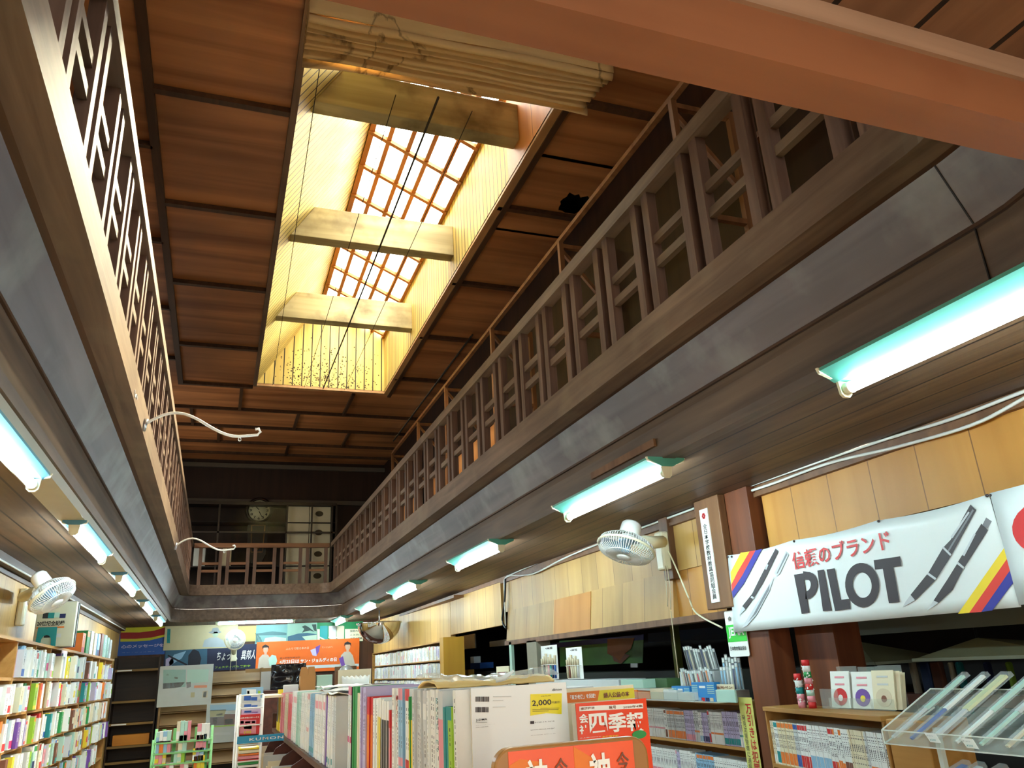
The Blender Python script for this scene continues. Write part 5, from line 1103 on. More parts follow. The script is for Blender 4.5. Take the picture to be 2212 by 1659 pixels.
# newspapers and magazines in the lower scalloped tier
for k in range(26):
    y0 = 3.38 + k * .118; c = random.choice(['white', 'cream', 'pale grey', 'orange', 'beige', 'pink'])
    if any(abs(y0 - q) < .06 for q in (3.35, 3.9, 4.45, 5.0, 5.6, 6.2)): y0 += .06
    book(f'{c} folded magazine, {ordw(k)} from the near end of the lower scalloped tier', 'magazine', 'magazine', MG[k % 6], (.33 + .012 * math.sin(k * 2.1), y0 + .035, .822), -PI2, random.uniform(.02, .035), .2, random.uniform(.24, .30), [P[c], None, P[random.choice(mgb)], black], 'magazines in the lower tier', tilt=0)

# ================================================================ NEWSPAPER STAND AND CARD RACK, LEFT OF THE MIDDLE RACK
YK = 5.3
kq = lambda x, y: at_y(*c5(x, y), YK)
ks = thing('leaflet_stand', 'white wire stand of blue and red drill books left of the magazine rack', 'stand', (kq(1480, 900).x, YK, 0))
xl, xr_ = kq(1330, 700).x, kq(1640, 700).x; zt = kq(1340, 445).z
mb = MB()
for x, yy in ((xl, YK), (xr_, YK), (xl - .01, YK + .16), (xr_, YK + .16)): mb.tube([(x, yy, 0), (x, yy, zt)], .007, 6)
for z in (zt, kq(1340, 620).z, kq(1340, 850).z, kq(1340, 1110).z, kq(1300, 1330).z): mb.tube([(xl, YK - .004, z), (xr_, YK - .004, z), (xr_, YK + .16, z), (xl, YK + .16, z)], .004, 5, closed=True)
mb.build('wire_frame', white, ks)
p = kq(1300, 1090); q = kq(1770, 955)
bdm = plain('sky blue board', (40, 150, 196), .4)
mb = MB(); mb.box(p.x, xr_ + .13, YK - .012, YK - .008, p.z, q.z); mb.build('header_board', bdm, ks)
FKU = Face((p.x, YK - .012, p.z), (1, 0, 0)); FKU.text('KUMON', (kq(1525, 0).x - p.x), xr_ + .13 - p.x - .004, (q.z - p.z) * .30, (q.z - p.z) * .68, white, ks, bold=.01, space=1.15)
def drill(label, pts, c1, y_, bands=(), z_lo=None):
    x0 = min(kq(*a).x for a in pts); x1 = max(kq(*a).x for a in pts); z0 = min(kq(*a).z for a in pts); z1 = max(kq(*a).z for a in pts)
    root = thing('drill_book', label, 'book', ((x0 + x1) / 2, y_, z0), 'drill books on the wire stand')
    MB().box(x0, x1, y_, y_ + .012, z0, z1).build('cover', P[c1], root); f = Face((x0, y_, z0), (1, 0, 0))
    for nm, pp, m in bands:
        mb = MB(); f.poly(mb, [(kq(*a).x - x0, kq(*a).z - z0) for a in pp], .0015); mb.build(nm, P[m], root)
    return root, f, x1 - x0, z1 - z0
drill('light blue drill book at the very top of the wire stand', [(1375, 348), (1662, 480)], 'light blue', YK + .13, [('title_panel', [(1440, 365), (1570, 365), (1570, 440), (1440, 440)], 'white'), ('picture', [(1450, 385), (1480, 385), (1480, 430), (1450, 430)], 'brown'), ('number', [(1595, 385), (1630, 385), (1630, 430), (1595, 430)], 'lime green')])
for k, (yt, yb, c) in enumerate(((445, 540, 'pale grey'), (555, 625, 'pale grey'), (640, 700, 'lilac'))):
    drill(f'pale drill book with a blue title, {ORD[k + 1]} from the top of the wire stand', [(1365, yt), (1620, yb)], c, YK + .10 - .03 * k, [('title_panel', [(1405, yt + 12), (1500, yt + 8), (1495, yb - 25), (1400, yb - 22)], 'blue'), ('title_panel', [(1500, yt + 25), (1585, yt + 22), (1580, yb - 22), (1498, yb - 25)], ['blue', 'blue', 'purple'][k])])
r, f, W_, H_ = drill('red drill book with a white title band in the middle of the wire stand', [(1340, 705), (1600, 955)], 'red', YK + .012, [('pink_maze', [(1345, 775), (1560, 768), (1555, 952), (1342, 952)], 'pink'), ('white_panel', [(1395, 845), (1500, 842), (1500, 890), (1395, 890)], 'white'), ('purple_panel', [(1350, 785), (1395, 783), (1393, 820), (1348, 822)], 'purple'), ('panel', [(1410, 790), (1480, 785), (1480, 815), (1408, 818)], 'magenta'), ('panel', [(1500, 785), (1545, 783), (1545, 815), (1500, 815)], 'magenta')])
f.text('小学1年生にはいったら', W_ * .04, W_ * .95, H_ * .80, H_ * .88, white, r, bold=.02); f.text('100', W_ * .26, W_ * .6, H_ * .05, H_ * .2, P['yellow'], r, bold=.03)
for k in range(7):
    z0 = kq(1300, 1185 + k * 38).z; c = ['yellow', 'cream', 'orange', 'pink', 'red', 'green', 'white'][k]
    book(f'{c} drill book lying flat, {ORD[k]} from the top below the blue header board', 'book', 'drill_book', BK[5], (xl + .012, YK + .006, z0), 0, xr_ - xl - .02, .14, .012 + .006 * (k % 2), [P[c], None, P[c], black], 'drill books lying on the wire stand')
# green wire card rack
YG = 8.0
gq = lambda x, y: at_y(*c5(x, y), YG)
gr = thing('card_rack', 'pale green wire rack of small coloured card packs in front of the slat display', 'rack', (gq(570, 1100).x, YG, 0))
gx0, gx1 = gq(195, 1070).x, gq(965, 1050).x; gm = plain('pale green wire', (128, 190, 120), .4)
mb = MB()
for x in (gx0, gx1): mb.tube([(x, YG, 0), (x, YG, gq(0, 1050).z)], .012, 6); mb.tube([(x, YG + .3, 0), (x, YG + .3, gq(0, 930).z)], .012, 6)
mb.build('frame', gm, gr)
tiers = [gq(500, 1055).z, gq(500, 1195).z, gq(500, 1340).z, gq(500, 1480).z]
for k, z in enumerate(tiers): MB().box(gx0, gx1, YG - .012, YG + .14, z - .012, z).build('tier', gm, gr)
for k in range(5):
    x = gx0 + (gx1 - gx0) * (.12 + .19 * k); MB().box(x, x + .03, YG + .145, YG + .15, .6, tiers[0] + .1).build('back_strap', gm, gr)
cardm = [book_mesh('card_pack', [(.1, .5)], None), book_mesh('card_pack', [], None)]
spans = [[(.01, .32, .09, ['light blue', 'white', 'mint', 'blue', 'yellow']), (.35, .66, .165, ['pink', 'white', 'pink', 'cream', 'mint']), (.71, .99, .135, ['white', 'lilac', 'pink', 'light blue'])], [(.02, .33, .10, ['pink', 'cream', 'light blue', 'orange']), (.40, .66, .13, ['cream', 'mint', 'white', 'pink']), (.70, .95, .13, ['lilac', 'pink', 'white', 'light blue'])],
         [(.02, .32, .09, ['yellow', 'white', 'pink', 'beige']), (.34, .64, .09, ['lime green', 'mint', 'cream']), (.66, .97, .11, ['light blue', 'lilac', 'yellow', 'blue'])], [(.22, .44, .09, ['pink', 'white', 'red']), (.46, .66, .08, ['white', 'pink']), (.69, .96, .13, ['orange', 'yellow', 'orange'])]]
for ti, sp_ in enumerate(spans):
    n = 0
    for a, b, h, cs in sp_:
        x = gx0 + (gx1 - gx0) * a + .012; xe = gx0 + (gx1 - gx0) * b - .012
        while x + .032 < xe:
            t = random.uniform(.024, .034); c = random.choice(cs); c2 = random.choice(cs + ['white'])
            book(f'{c} card pack, {ordw(n)} from left, {["top", "second", "third", "lowest"][ti]} tier of green wire rack', 'card pack', 'card_pack', cardm[n % 2], (x, YG, tiers[ti] + .0005), 0, t, .09, h * random.uniform(.93, 1.0), [P[c], None, P[c2], black], 'card packs on the green wire rack')
            x += t + .0015; n += 1
# counter behind the middle rack
co = thing('back_counter', 'dark wooden counter far behind the magazine rack', 'counter', (1.7, 13.8, 0))
MB().box(.75, 2.72, 13.55, 14.6, 0, kc.z - .205).build('body', rackw, co); MB().box(.73, 2.74, 13.53, 14.62, kc.z - .205, kc.z - .2002).build('top', rackw, co)

# ================================================================ RIGHT-HAND COUNTERS
def unit(label, x0, x1, y0, y1, zs, ztop, yaw=0.0, origin=None):
    """low tan shelf unit open towards the shop; built square, then turned by yaw about origin"""
    root = thing('shelf_unit', label, 'shelf', (x0, y1, 0), 'low tan shelf units at right')
    MB().box(x0 - .01, x1, y0, y1, ztop - .022, ztop).build('top_board', shelfw, root, bevel=.003)
    for z in zs: MB().box(x0, x1, y0 + .012, y1 - .012, z - .016, z).build('shelf', shelfw, root)
    for a in (y0, y1 - .012): MB().box(x0, x1, a, a + .012, 0, ztop - .022).build('side', shelfw, root)
    MB().box(x1 - .012, x1, y0 + .012, y1 - .012, 0, ztop - .022).build('back', shelfw, root)
    root.rotation_euler = (0, 0, yaw); return root
PALC = ['white'] * 12 + ['pale grey'] * 3 + ['light blue', 'lilac', 'cream']
CB = ['orange', 'red', 'blue', 'teal', 'black', 'white', 'light blue', 'pink', 'navy', 'brown', 'mint']
CM = [book_mesh('comic', [(.04, .34)], (.42, .92)), book_mesh('comic', [(.04, .22)], (.3, .92)), book_mesh('comic', [(.86, .97), (.04, .3)], (.4, .82)), book_mesh('comic', [(.30, .36)], (.42, .92))]
UA = unit('tan shelf unit of wrapped comics left of the brown pillar', 3.0, 3.19, 4.28, 6.6, [.75, 1.012], 1.27)
for z, y0, tag_ in ((1.0125, 4.30, 'upper'), (.7505, 4.30, 'lower')):
    y = 6.58; i = 0; run = None
    while y > 4.33:
        if run is None or random.random() < .16: run = (random.choice(PALC), random.choice(CB), random.randrange(4), random.uniform(.178, .196), random.uniform(.013, .021))
        c, b_, mi, h, t = run
        if y - t < 4.30: break
        book(f'wrapped {c} comic, {ordw(i)} from far end, {tag_} row left of brown pillar', 'comic', 'comic', CM[mi], (3.012 + random.uniform(0, .006), y, z), -PI2, t, .12, h, [P[c], None, P[b_], ink], 'wrapped comics left of the pillar')
        y -= t + .001; i += 1
# second unit, turned a little towards the entrance
oA, oB = at_z(1650, 1526, 1.27), at_z(1905, 1547, 1.27)
ang = math.atan2(oB.x - oA.x, -(oB.y - oA.y)); LB = (oB - oA).length
UB = unit('tan shelf unit of wrapped comics right of the brown pillar', 0, .19, -LB, 0, [.73, .995], 1.27)
UB.location = (oA.x, oA.y, 0); UB.rotation_euler = (0, 0, ang)
for ch in UB.children: pass
mtx = Matrix.Translation((oA.x, oA.y, 0)) @ Matrix.Rotation(ang, 4, 'Z')
for z, tag_ in ((.9955, 'upper'), (.7305, 'lower')):
    d = .016; i = 0; run = None
    while d < LB - .03:
        if run is None or random.random() < .22: run = (random.choice(PALC), random.choice(CB if tag_ == 'lower' else ['orange', 'red', 'orange', 'white', 'blue', 'teal', 'brown', 'light blue']), random.randrange(3), random.uniform(.012, .0155))
        c, b_, mi, t = run; p = mtx @ Vector((.010 + random.uniform(0, .005), -d, z))
        if tag_ == 'lower': c = random.choice(['white', 'pale grey', 'navy', 'light blue', 'blue'])
        book(f'wrapped {c} comic, {ordw(i)} from far end, {tag_} row right of brown pillar', 'comic', 'comic', CM[mi], p, ang - PI2, t, .12, .205 if tag_ == 'upper' else .2, [P[c], None, P[b_], ink], 'wrapped comics right of the pillar')
        d += t + .0008; i += 1
p = mtx @ Vector((-.012, -LB, 0)); post('side_board', 'amber end board of the shelf unit beside the acrylic pen rack', oB.x - .005, oB.x + .22, oB.y - .22, oB.y - .02, 0, 1.26, shelfw, 'board')
# yellow notice on the pillar
yn = thing('yellow_notice', 'long yellow paper notice against shoplifting on the brown pillar', 'notice', (2.96, 4.1, .8))
a, b = at_x(1594, 1506, 2.965), at_x(1623, 1507, 2.965); FY = Face((2.965, a.y, .60), (0, -1, 0)); W_ = a.y - b.y; H_ = a.z - .60
mb = MB(); FY.rect(mb, 0, W_, 0, H_, .0, .002); mb.build('paper', plain('yellow paper', (220, 216, 120), .7), yn)
FY.text('万\n引\nき\nは\n犯\n罪\nで\nす\n!!', W_ * .48, W_ * .92, H_ * .14, H_ * .95, P['red'], yn, 'red_lettering', bold=.01); FY.text('発\n見\n次\n第\n警\n察\nに\n通\n報\nし\nま\nす', W_ * .12, W_ * .36, H_ * .3, H_ * .86, ink, yn, 'small_lettering')
# things on top of the first unit
for k, (pa, pb, mm) in enumerate((((1168, 1396), (1208, 1478), '4本組'), ((1222, 1400), (1262, 1478), '筆'))):
    a, b = at_x(*pa, 2.95), at_x(*pb, 2.95); z0 = 1.405
    root = thing('brush_set', ['white card of paint brushes, left of the two on the pale carton', 'white card of pale brushes, right of the two on the pale carton'][k], 'brushes', (2.95, (a.y + b.y) / 2, z0), 'brush cards')
    MB().box(2.95, 2.953, b.y, a.y, z0, a.z).build('card', white, root); f = Face((2.95, a.y, z0), (0, -1, 0)); W_ = a.y - b.y; H_ = a.z - z0
    f.text('4本組', W_ * .3, W_ * .75, H_ * .88, H_ * .95, ink, root, bold=.02)
    for j in range(7 if k == 0 else 6):
        u_ = W_ * (.1 + .8 * j / 6); c = ['beige', 'black', 'beige', 'pink', 'teal', 'navy', 'blue'][j] if k == 0 else ['beige', 'brown', 'cream', 'beige', 'cream', 'pale grey'][j]
        top = H_ * (.62 + .18 * ((j * 37) % 5) / 5)
        mb = MB(); mb.tube([f.p(u_, .01, .012), f.p(u_, H_ * .42, .012)], .009, 6); mb.build('handle', P[c], root); mb = MB(); mb.tube([f.p(u_, H_ * .42, .012), f.p(u_, top, .012)], [.009, .013], 6); mb.build('bristles', P['beige'], root)
    mb = MB(); mb.tube([f.p(0, H_ * .42, .014), f.p(W_ * .5, H_ * .43, .026), f.p(W_, H_ * .42, .014)], .003, 5); mb.build('tie', white, root)
tag(MB().box(2.93, 3.17, 5.75, 7.5, 1.271, 1.40).build('pale_carton', P['pale grey'], bevel=.004), 'long pale carton on the counter under the brush cards', 'box')
MB().box(3.0, 3.19, 6.602, 8.7, 0, 1.27).build('counter', shelfw, UA)
q0, q1 = at_x(1137, 1385, 3.0), at_x(1163, 1470, 3.0)
fbx = thing('file_box', 'grey upright file box with a round finger hole beside the brush cards', 'file box', (3.0, (q0.y + q1.y) / 2, 1.271)); MB().box(3.0, 3.15, q1.y, q0.y, 1.271, q0.z).build('box', plain('file grey', (150, 142, 122), .6), fbx)
mb = MB(); Face((3.0, q0.y, 1.271), (0, -1, 0)).ell(mb, (q0.y - q1.y) * .55, (q0.z - 1.271) * .42, .03, .03, .002); mb.build('finger_hole', black, fbx)
p0, p1 = at_x(1099, 1387, 3.0), at_x(1108, 1470, 3.0)
mb = MB(); mb.prism([(3.0, p0.y, 1.272), (3.03, p0.y, 1.272), (3.03, p0.y, p0.z), (3.0, p0.y, p0.z)], (0, p1.y - p0.y, 0)); rl = mb.build('upright_ruler', P['mint']); tag(rl, 'tall pale wooden slat standing at the left end of the long opening', 'slat')
b0, b1 = at_x(1072, 1440, 3.05), at_x(1100, 1468, 3.05)
ab = thing('abacus_box', 'white framed box of dark red rods left of the tall pale slat', 'box', (3.05, (b0.y + b1.y) / 2, 1.28)); MB().box(3.05, 3.09, b1.y, b0.y, 1.272, b0.z).build('frame', P['cream'], ab)
for k in range(8):
    yy = b1.y + (b0.y - b1.y) * (.1 + .1 * k); MB().box(3.044, 3.05, yy, yy + .03, 1.29, b0.z - .06).build('rod', plain('dark red rod', (120, 46, 36), .4), ab)
# green boxes and flat packs
for k, (pa, pb, x, m, lb_) in enumerate((((1340, 1468), (1390, 1486), 2.86, 'mint', 'pale green low box with a line round it on the counter'), ((1392, 1466), (1442, 1486), 2.96, 'green', 'dark green low box behind the pale green box'))):
    a, b = at_x(*pa, x), at_x(*pb, x); tag(MB().box(x, x + .12, b.y, a.y, 1.345, a.z).build('low_box', P[m] if k == 0 else plain('moss green', (64, 96, 56), .6), bevel=.003), lb_, 'box')
a, b = at_x(1275, 1486, 2.84), at_x(1500, 1508, 2.84); a.y = min(a.y, 5.72)
tray = thing('flat_pack_tray', 'clear low tray of orange and grey flat packs in front of the green boxes', 'tray', (2.9, (a.y + b.y) / 2, 1.271)); MB().box(2.84, 3.1, b.y, a.y, 1.271, 1.277).build('base', acedge, tray); MB().box(2.84, 2.845, b.y, a.y, 1.277, 1.325).build('front', acryl, tray)
for k in range(6):
    yy = b.y + (a.y - b.y) * (.04 + .155 * k); c = ['pale grey', 'pale grey', 'beige', 'orange', 'orange', 'lilac'][k]
    tag(MB().box(2.85, 3.06, yy, yy + (a.y - b.y) * .145, 1.278, 1.325 + .01 * (k % 3)).build('flat_pack', P[c], bevel=.003), f'{c} flat pack, {ORD[k]} from the pillar end in the clear tray', 'pack', 'flat packs in the clear tray')
MB().box(2.84, 3.1, 4.30, 5.7, 1.2705, 1.2708).build('paper_liner', P['beige'], tray)
MB().box(2.86, 3.08, 4.9, 5.7, 1.331, 1.3445).build('lid', acedge, tray)
# display boxes full of packed pens
def pens(label, y0, y1, x, z, h, n, lean, cols, grp, rows=1, boxed=None):
    k = 0
    for r_ in range(rows):
        for j in range(n):
            yy = y0 + (y1 - y0) * (j + .5) / n; c = cols[(j * 7 + r_ * 3) % len(cols)]; xx = x + .025 * r_
            root = thing('pen_pack', f'{label}, {ordw(k)} from the pillar side', 'pen pack', (xx, yy, z), grp); w_ = abs(y1 - y0) / n * .8
            hh = h * (.88 + .2 * random.random()) + .05 * r_; dy = lean * hh
            mb = MB(); mb.prism([(xx, yy - w_ / 2, z), (xx, yy + w_ / 2, z), (xx, yy + w_ / 2 + dy, z + hh), (xx, yy - w_ / 2 + dy, z + hh)], (.006, 0, 0)); mb.build('sleeve', film, root)
            mb = MB(); mb.tube([(xx + .003, yy, z + .005), (xx + .003, yy + dy * .82, z + hh * .82)], w_ * .22, 6); mb.build('pen', P[c], root)
            mb = MB(); mb.prism([(xx + .001, yy - w_ * .4 + dy * .84, z + hh * .84), (xx + .001, yy + w_ * .4 + dy * .84, z + hh * .84), (xx + .001, yy + w_ * .4 + dy * .97, z + hh * .97), (xx + .001, yy - w_ * .4 + dy * .97, z + hh * .97)], (.003, 0, 0)); mb.build('header_card', P['white' if j % 3 else 'pale grey'], root); k += 1
f0, f1 = at_x(1545, 1500, 2.93), at_x(1452, 1500, 2.93)
pens('slim pen pack in front blue display box', f0.y + .02, f1.y - .12, 2.955, 1.33, .135, 14, -.22 * -1, ['black', 'cream', 'red', 'beige', 'brown', 'black', 'orange', 'pale grey'], 'pen packs in the front blue box')
g0, g1 = at_x(1540, 1420, 3.02), at_x(1475, 1440, 3.02)
pens('slim pen pack in raised rear row', g0.y, g1.y, 3.06, 1.45, .15, 13, .28, ['black', 'pale grey', 'white', 'black', 'beige', 'navy'], 'pen packs in the rear row')
h0, h1 = at_x(1588, 1450, 2.97), at_x(1548, 1450, 2.97)
pens('pale blue pen pack by the brown pillar', h0.y, h1.y, 2.99, 1.335, .15, 6, .0, ['light blue', 'pale grey', 'navy', 'light blue', 'white'], 'pale blue pen packs', rows=2)
sb = plain('display blue', (44, 130, 196), .4)
for k, (pa, pb) in enumerate((((1450, 1482), (1492, 1510)), ((1492, 1474), (1546, 1510)))):
    a, b = at_x(*pa, 2.90), at_x(*pb, 2.90); z0 = 1.2715
    root = thing('display_box', ['blue striped display box of pen packs, smaller left one', 'blue striped display box of pen packs, larger right one'][k], 'box', (2.9, (a.y + b.y) / 2, z0), 'blue display boxes')
    MB().box(2.90, 2.90 + .045, b.y, a.y - .003, z0, a.z).build('carton', sb, root); f = Face((2.90, a.y, z0), (0, -1, 0)); W_ = a.y - b.y; H_ = a.z - z0
    for j in range(5):
        for u0, u1 in ((.02, .28), (.7, .98)):
            mb = MB(); f.rect(mb, W_ * u0, W_ * u1, H_ * (.42 + .1 * j), H_ * (.46 + .1 * j), .0015); mb.build('stripe', P['mint'], root)
    for j, c in enumerate(('mint', 'light blue', 'red', 'navy', 'beige')):
        mb = MB(); f.rect(mb, W_ * (.05 + .18 * j), W_ * (.19 + .18 * j), H_ * .02, H_ * .2, .0015); mb.build('picture', P[c], root)
    mb = MB(); f.rect(mb, W_ * .36, W_ * .62, H_ * .7, H_ * .82, .0015); mb.build('title_panel', white, root)
a, b = at_x(1546, 1478, 2.92), at_x(1586, 1492, 2.92)
cd = thing('colour_card', 'white card with dark red lettering in front of the pale blue pen packs', 'card', (2.92, (a.y + b.y) / 2, 1.33)); MB().box(2.92, 2.925, b.y, a.y, 1.2715, a.z).build('card', P['cream'], cd); Face((2.92, a.y, b.z), (0, -1, 0)).text('蛍光ペン', .006, a.y - b.y - .01, .008, a.z - b.z - .008, P['brown'], cd, bold=.03)
a, b = at_x(1543, 1490, 2.89), at_x(1588, 1510, 2.89)
pk = thing('shiny_pack', 'shiny pale plastic pack low beside the blue display boxes', 'pack', (2.89, (a.y + b.y) / 2, 1.2715)); MB().box(2.895, 2.91, b.y + .004, a.y - .004, 1.272, a.z).build('contents', P['mint'], pk, bevel=.003)
mb = MB(); mb.sheet(lambda u, v: (2.89 + .004 * pnoise(Vector((u * 6, v * 6, 2))), b.y + (a.y - b.y) * u, 1.272 + (a.z - 1.272) * v), 12, 8); mb.build('film', film, pk)
MB().box(2.96, 3.14, f0.y - .06, f1.y, 1.2715, 1.328).build('stand', P['pale grey'], tray); MB().box(3.0, 3.16, g0.y - .02, g1.y + .02, 1.3285, 1.445).build('riser', P['pale grey'], tray)
# patterned tubes and card holders on the second unit
for k, (px, pt, cs, lb_) in enumerate(((1733, 1455, ['pink', 'pink', 'teal', 'white', 'red'], 'short pink-patterned paper tube standing on the shelf unit'), (1755, 1425, ['red', 'pink', 'mint', 'red', 'pink', 'green', 'white', 'red'], 'tall red and green patterned paper tube standing on the shelf unit'))):
    p = at_x(px, 1522, 2.80); t_ = at_x(px - 5, pt, 2.80); root = thing('patterned_tube', lb_, 'tube', (p.x, p.y, 1.271), 'patterned tubes'); H_ = t_.z - 1.271; n = len(cs)
    for j, c in enumerate(cs):
        MB().lathe([(.0, H_ * j / n), (.019, H_ * j / n), (.019, H_ * (j + 1) / n), (0, H_ * (j + 1) / n)], (p.x, p.y, 1.271), (0, 0, 1), 14).build('paper_band', P[c], root)
    mb = MB()
    for j in range(26):
        t = random.uniform(0, 6.28); z = 1.271 + random.uniform(.02, H_ * .85); c_ = Vector((p.x + .0195 * math.cos(t), p.y + .0195 * math.sin(t), z)); mb.prism([c_, c_ + Vector((-.012 * math.sin(t), .012 * math.cos(t), .004)), c_ + Vector((-.006 * math.sin(t), .006 * math.cos(t), .012))], (.001 * math.cos(t), .001 * math.sin(t), 0))
    mb.build('blossom_pattern', P['white'], root)
for k, (x0, x1, yt, ac) in enumerate(((1797, 1838, 1450, 'red'), (1843, 1888, 1451, 'purple'), (1887, 1935, 1448, 'brown'))):
    a, b = at_x(x0, 1525, 2.82), at_x(x1, 1528, 2.82); zt = at_x((x0 + x1) / 2, yt, 2.84).z
    root = thing('card_holder', ['clear holder of white cards with a red circle, left of three', 'clear holder of white cards with a purple bloom, middle of three', 'clear holder of plain cream cards, right of three'][k], 'card holder', (2.83, (a.y + b.y) / 2, 1.271), 'card holders on the shelf unit')
    for j in range(4):
        mb = MB(); mb.prism([(2.82 + .012 * j, b.y, 1.276), (2.82 + .012 * j, a.y, 1.276), (2.845 + .014 * j, a.y, zt - .004 * j), (2.845 + .014 * j, b.y, zt - .004 * j)], (.004, -.02 * (j > 0), 0)); mb.build('card', P['cream'] if k == 2 else paper, root)
    f = Face((2.82, a.y, 1.276), (0, -1, 0), (.025, 0, zt - 1.276)); W_, H_ = a.y - b.y, zt - 1.276
    mb = MB(); f.ell(mb, W_ * .5, H_ * .3, W_ * .36, H_ * .24, .002); mb.build('round_print', P[ac] if k < 2 else P['beige'], root)
    mb = MB(); f.ell(mb, W_ * .52, H_ * .27, W_ * .12, H_ * .09, .0035); mb.build('centre_print', [P['white'], P['yellow'], P['brown']][k], root)
    for v in (.82, .62):
        mb = MB(); f.rect(mb, W_ * .25, W_ * .75, H_ * v, H_ * (v + .05), .002); mb.build('title_bar', P['pink'] if k < 2 else P['pale grey'], root)
    mb = MB(); mb.box(2.81, 2.813, b.y - .004, a.y + .004, 1.2715, 1.32); mb.box(2.89, 2.893, b.y - .004, a.y + .004, 1.2715, zt + .02); mb.build('clear_stand', acryl, root)
a = at_x(1790, 1500, 2.80); mb = MB(); mb.box(2.80, 2.803, a.y - .06, a.y + .06, 1.2715, 1.36); tag(mb.build('clear_plate', acryl), 'small clear plastic plate left of the card holders', 'plate')
# acrylic pen rack with sleeved pens
AR = thing('acrylic_rack', 'clear acrylic sloping rack of sleeved pens at the right edge', 'rack', (2.45, 2.2, 1.19))
y0, y1 = 1.55, 2.62; xf, xr2, zf, zr = 2.45, 2.74, 1.19, 1.30
def plate(nm, pts, m, t=(.003, 0, 0)):
    mb = MB(); mb.prism(pts, t); return mb.build(nm, m, AR)
plate('front_lip', [(xf, y0, zf), (xf, y1, zf), (xf, y1, zf + .048), (xf, y0, zf + .048)], acryl)
plate('floor_plate', [(xf, y0, zf), (xf, y1, zf), (xr2, y1, zr), (xr2, y0, zr)], acryl, (0, 0, .003))
plate('back_lip', [(xr2, y0, zr), (xr2, y1, zr), (xr2, y1, zr + .07), (xr2, y0, zr + .07)], acryl)
for y in (y1, 2.30, 1.98, 1.66): plate('divider', [(xf, y, zf), (xf, y, zf + .048), (xr2, y, zr + .07), (xr2, y, zr)], acryl, (0, .003, 0))
mb = MB()
for a, b in (((xf, y0, zf), (xf, y1, zf)), ((xf, y0, zf + .048), (xf, y1, zf + .048)), ((xr2, y0, zr + .07), (xr2, y1, zr + .07)), ((xf, y1, zf + .048), (xr2, y1, zr + .07)), ((xf, y1, zf), (xf, y1, zf + .048)), ((xf, y1, zf), (xr2, y1, zr))): mb.bar(a, b, .004, .004)
mb.build('polished_edge', acedge, AR)
for y in (2.5, 1.7): MB().box(2.60, 2.62, y, y + .02, 1.046, 1.19 + .05).build('foot', acedge, AR)
for k, (yy, c, c2, lb_) in enumerate(((2.56, 'mint', 'pale grey', 'pale green sleeved pen at the far end of the acrylic rack'), (2.47, 'white', 'blue', 'white sleeved pen with a bright blue barrel in the acrylic rack'), (2.38, 'yellow', 'pale grey', 'broad pale yellow sleeved pack in the acrylic rack'), (2.27, 'mint', 'white', 'mint sleeved pen with a white band in the acrylic rack'), (2.17, 'pale grey', 'mint', 'thin grey-green sleeved pen in the acrylic rack'), (2.07, 'cream', 'beige', 'cream sleeved pen near the picture edge in the acrylic rack'), (1.96, 'white', 'cream', 'white sleeved pen right beside the picture edge in the acrylic rack'))):
    root = thing('sleeved_pen', lb_, 'pen', (xf + .03, yy, zf + .03), 'sleeved pens in the acrylic rack')
    A = Vector((xf + .018, yy + .03, zf + .022)); B = Vector((xr2 + .03, yy - .10, zr + .125)); w_ = .042 if k == 2 else .025
    mb = MB(); mb.bar(A, A.lerp(B, .45), w_ * .7, .008); mb.build('lower_barrel', P[c2], root); mb = MB(); mb.bar(A.lerp(B, .45), A.lerp(B, .96), w_, .010); mb.build('upper_barrel', plain('pale yellow card', (208, 206, 150), .5) if k == 2 else P[c], root)
    mb = MB(); mb.bar(A.lerp(B, .02) + Vector((0, 0, .001)), B, w_ * 1.7, .016); mb.build('sleeve', film, root)
for k, px in enumerate((2018, 2098)):
    p = at_x(px, 1594 + 12 * k, xf - .002); root = thing('price_tag', ['white price tag on the acrylic lip, left one', 'white price tag on the acrylic lip, right one'][k], 'tag', p, 'price tags on the acrylic rack')
    mb = MB(); mb.prism([(xf - .004, p.y + .04, p.z + .016), (xf - .004, p.y - .012, p.z + .014), (xf - .004, p.y - .028, p.z - .016), (xf - .004, p.y + .02, p.z - .014)], (.001, 0, 0)); mb.build('paper', paper, root)
    Face((xf - .0045, p.y + .022, p.z - .01), (0, -1, 0)).text('¥200', .004, .03, .0, .006, P['teal'], root, h=.0006); Face((xf - .0045, p.y + .03, p.z + .004), (0, -1, 0)).text('ボールペン', .0, .03, .0, .005, ink, root, h=.0006)
# red and blue sleeves below the rack
for k, (px, py, c, L_) in enumerate(((2010, 1655, 'blue', .14), (2040, 1652, 'pale grey', .14), (2085, 1655, 'red', .2), (2150, 1652, 'red', .18), (2195, 1658, 'red', .14))):
    p = at_x(px, py, 2.42); root = thing('sleeved_pack', f'{c} sleeved pack, {ORD[k]} from the left in the row under the acrylic rack', 'pack', p, 'sleeved packs under the acrylic rack')
    mb = MB(); mb.bar((2.40, p.y + .02, 1.06), (2.55, p.y - .03, 1.125), .035, .012); mb.build('card', P[c], root); mb = MB(); mb.bar((2.39, p.y + .022, 1.062), (2.56, p.y - .033, 1.137), .042, .018); mb.build('sleeve', film, root)
ctr = thing('display_counter', 'low counter under the acrylic rack at the right edge', 'counter', (2.6, 2.0, 0)); MB().box(2.40, 2.63, 1.3, 2.60, 0, 1.045).build('body', shelfw, ctr)

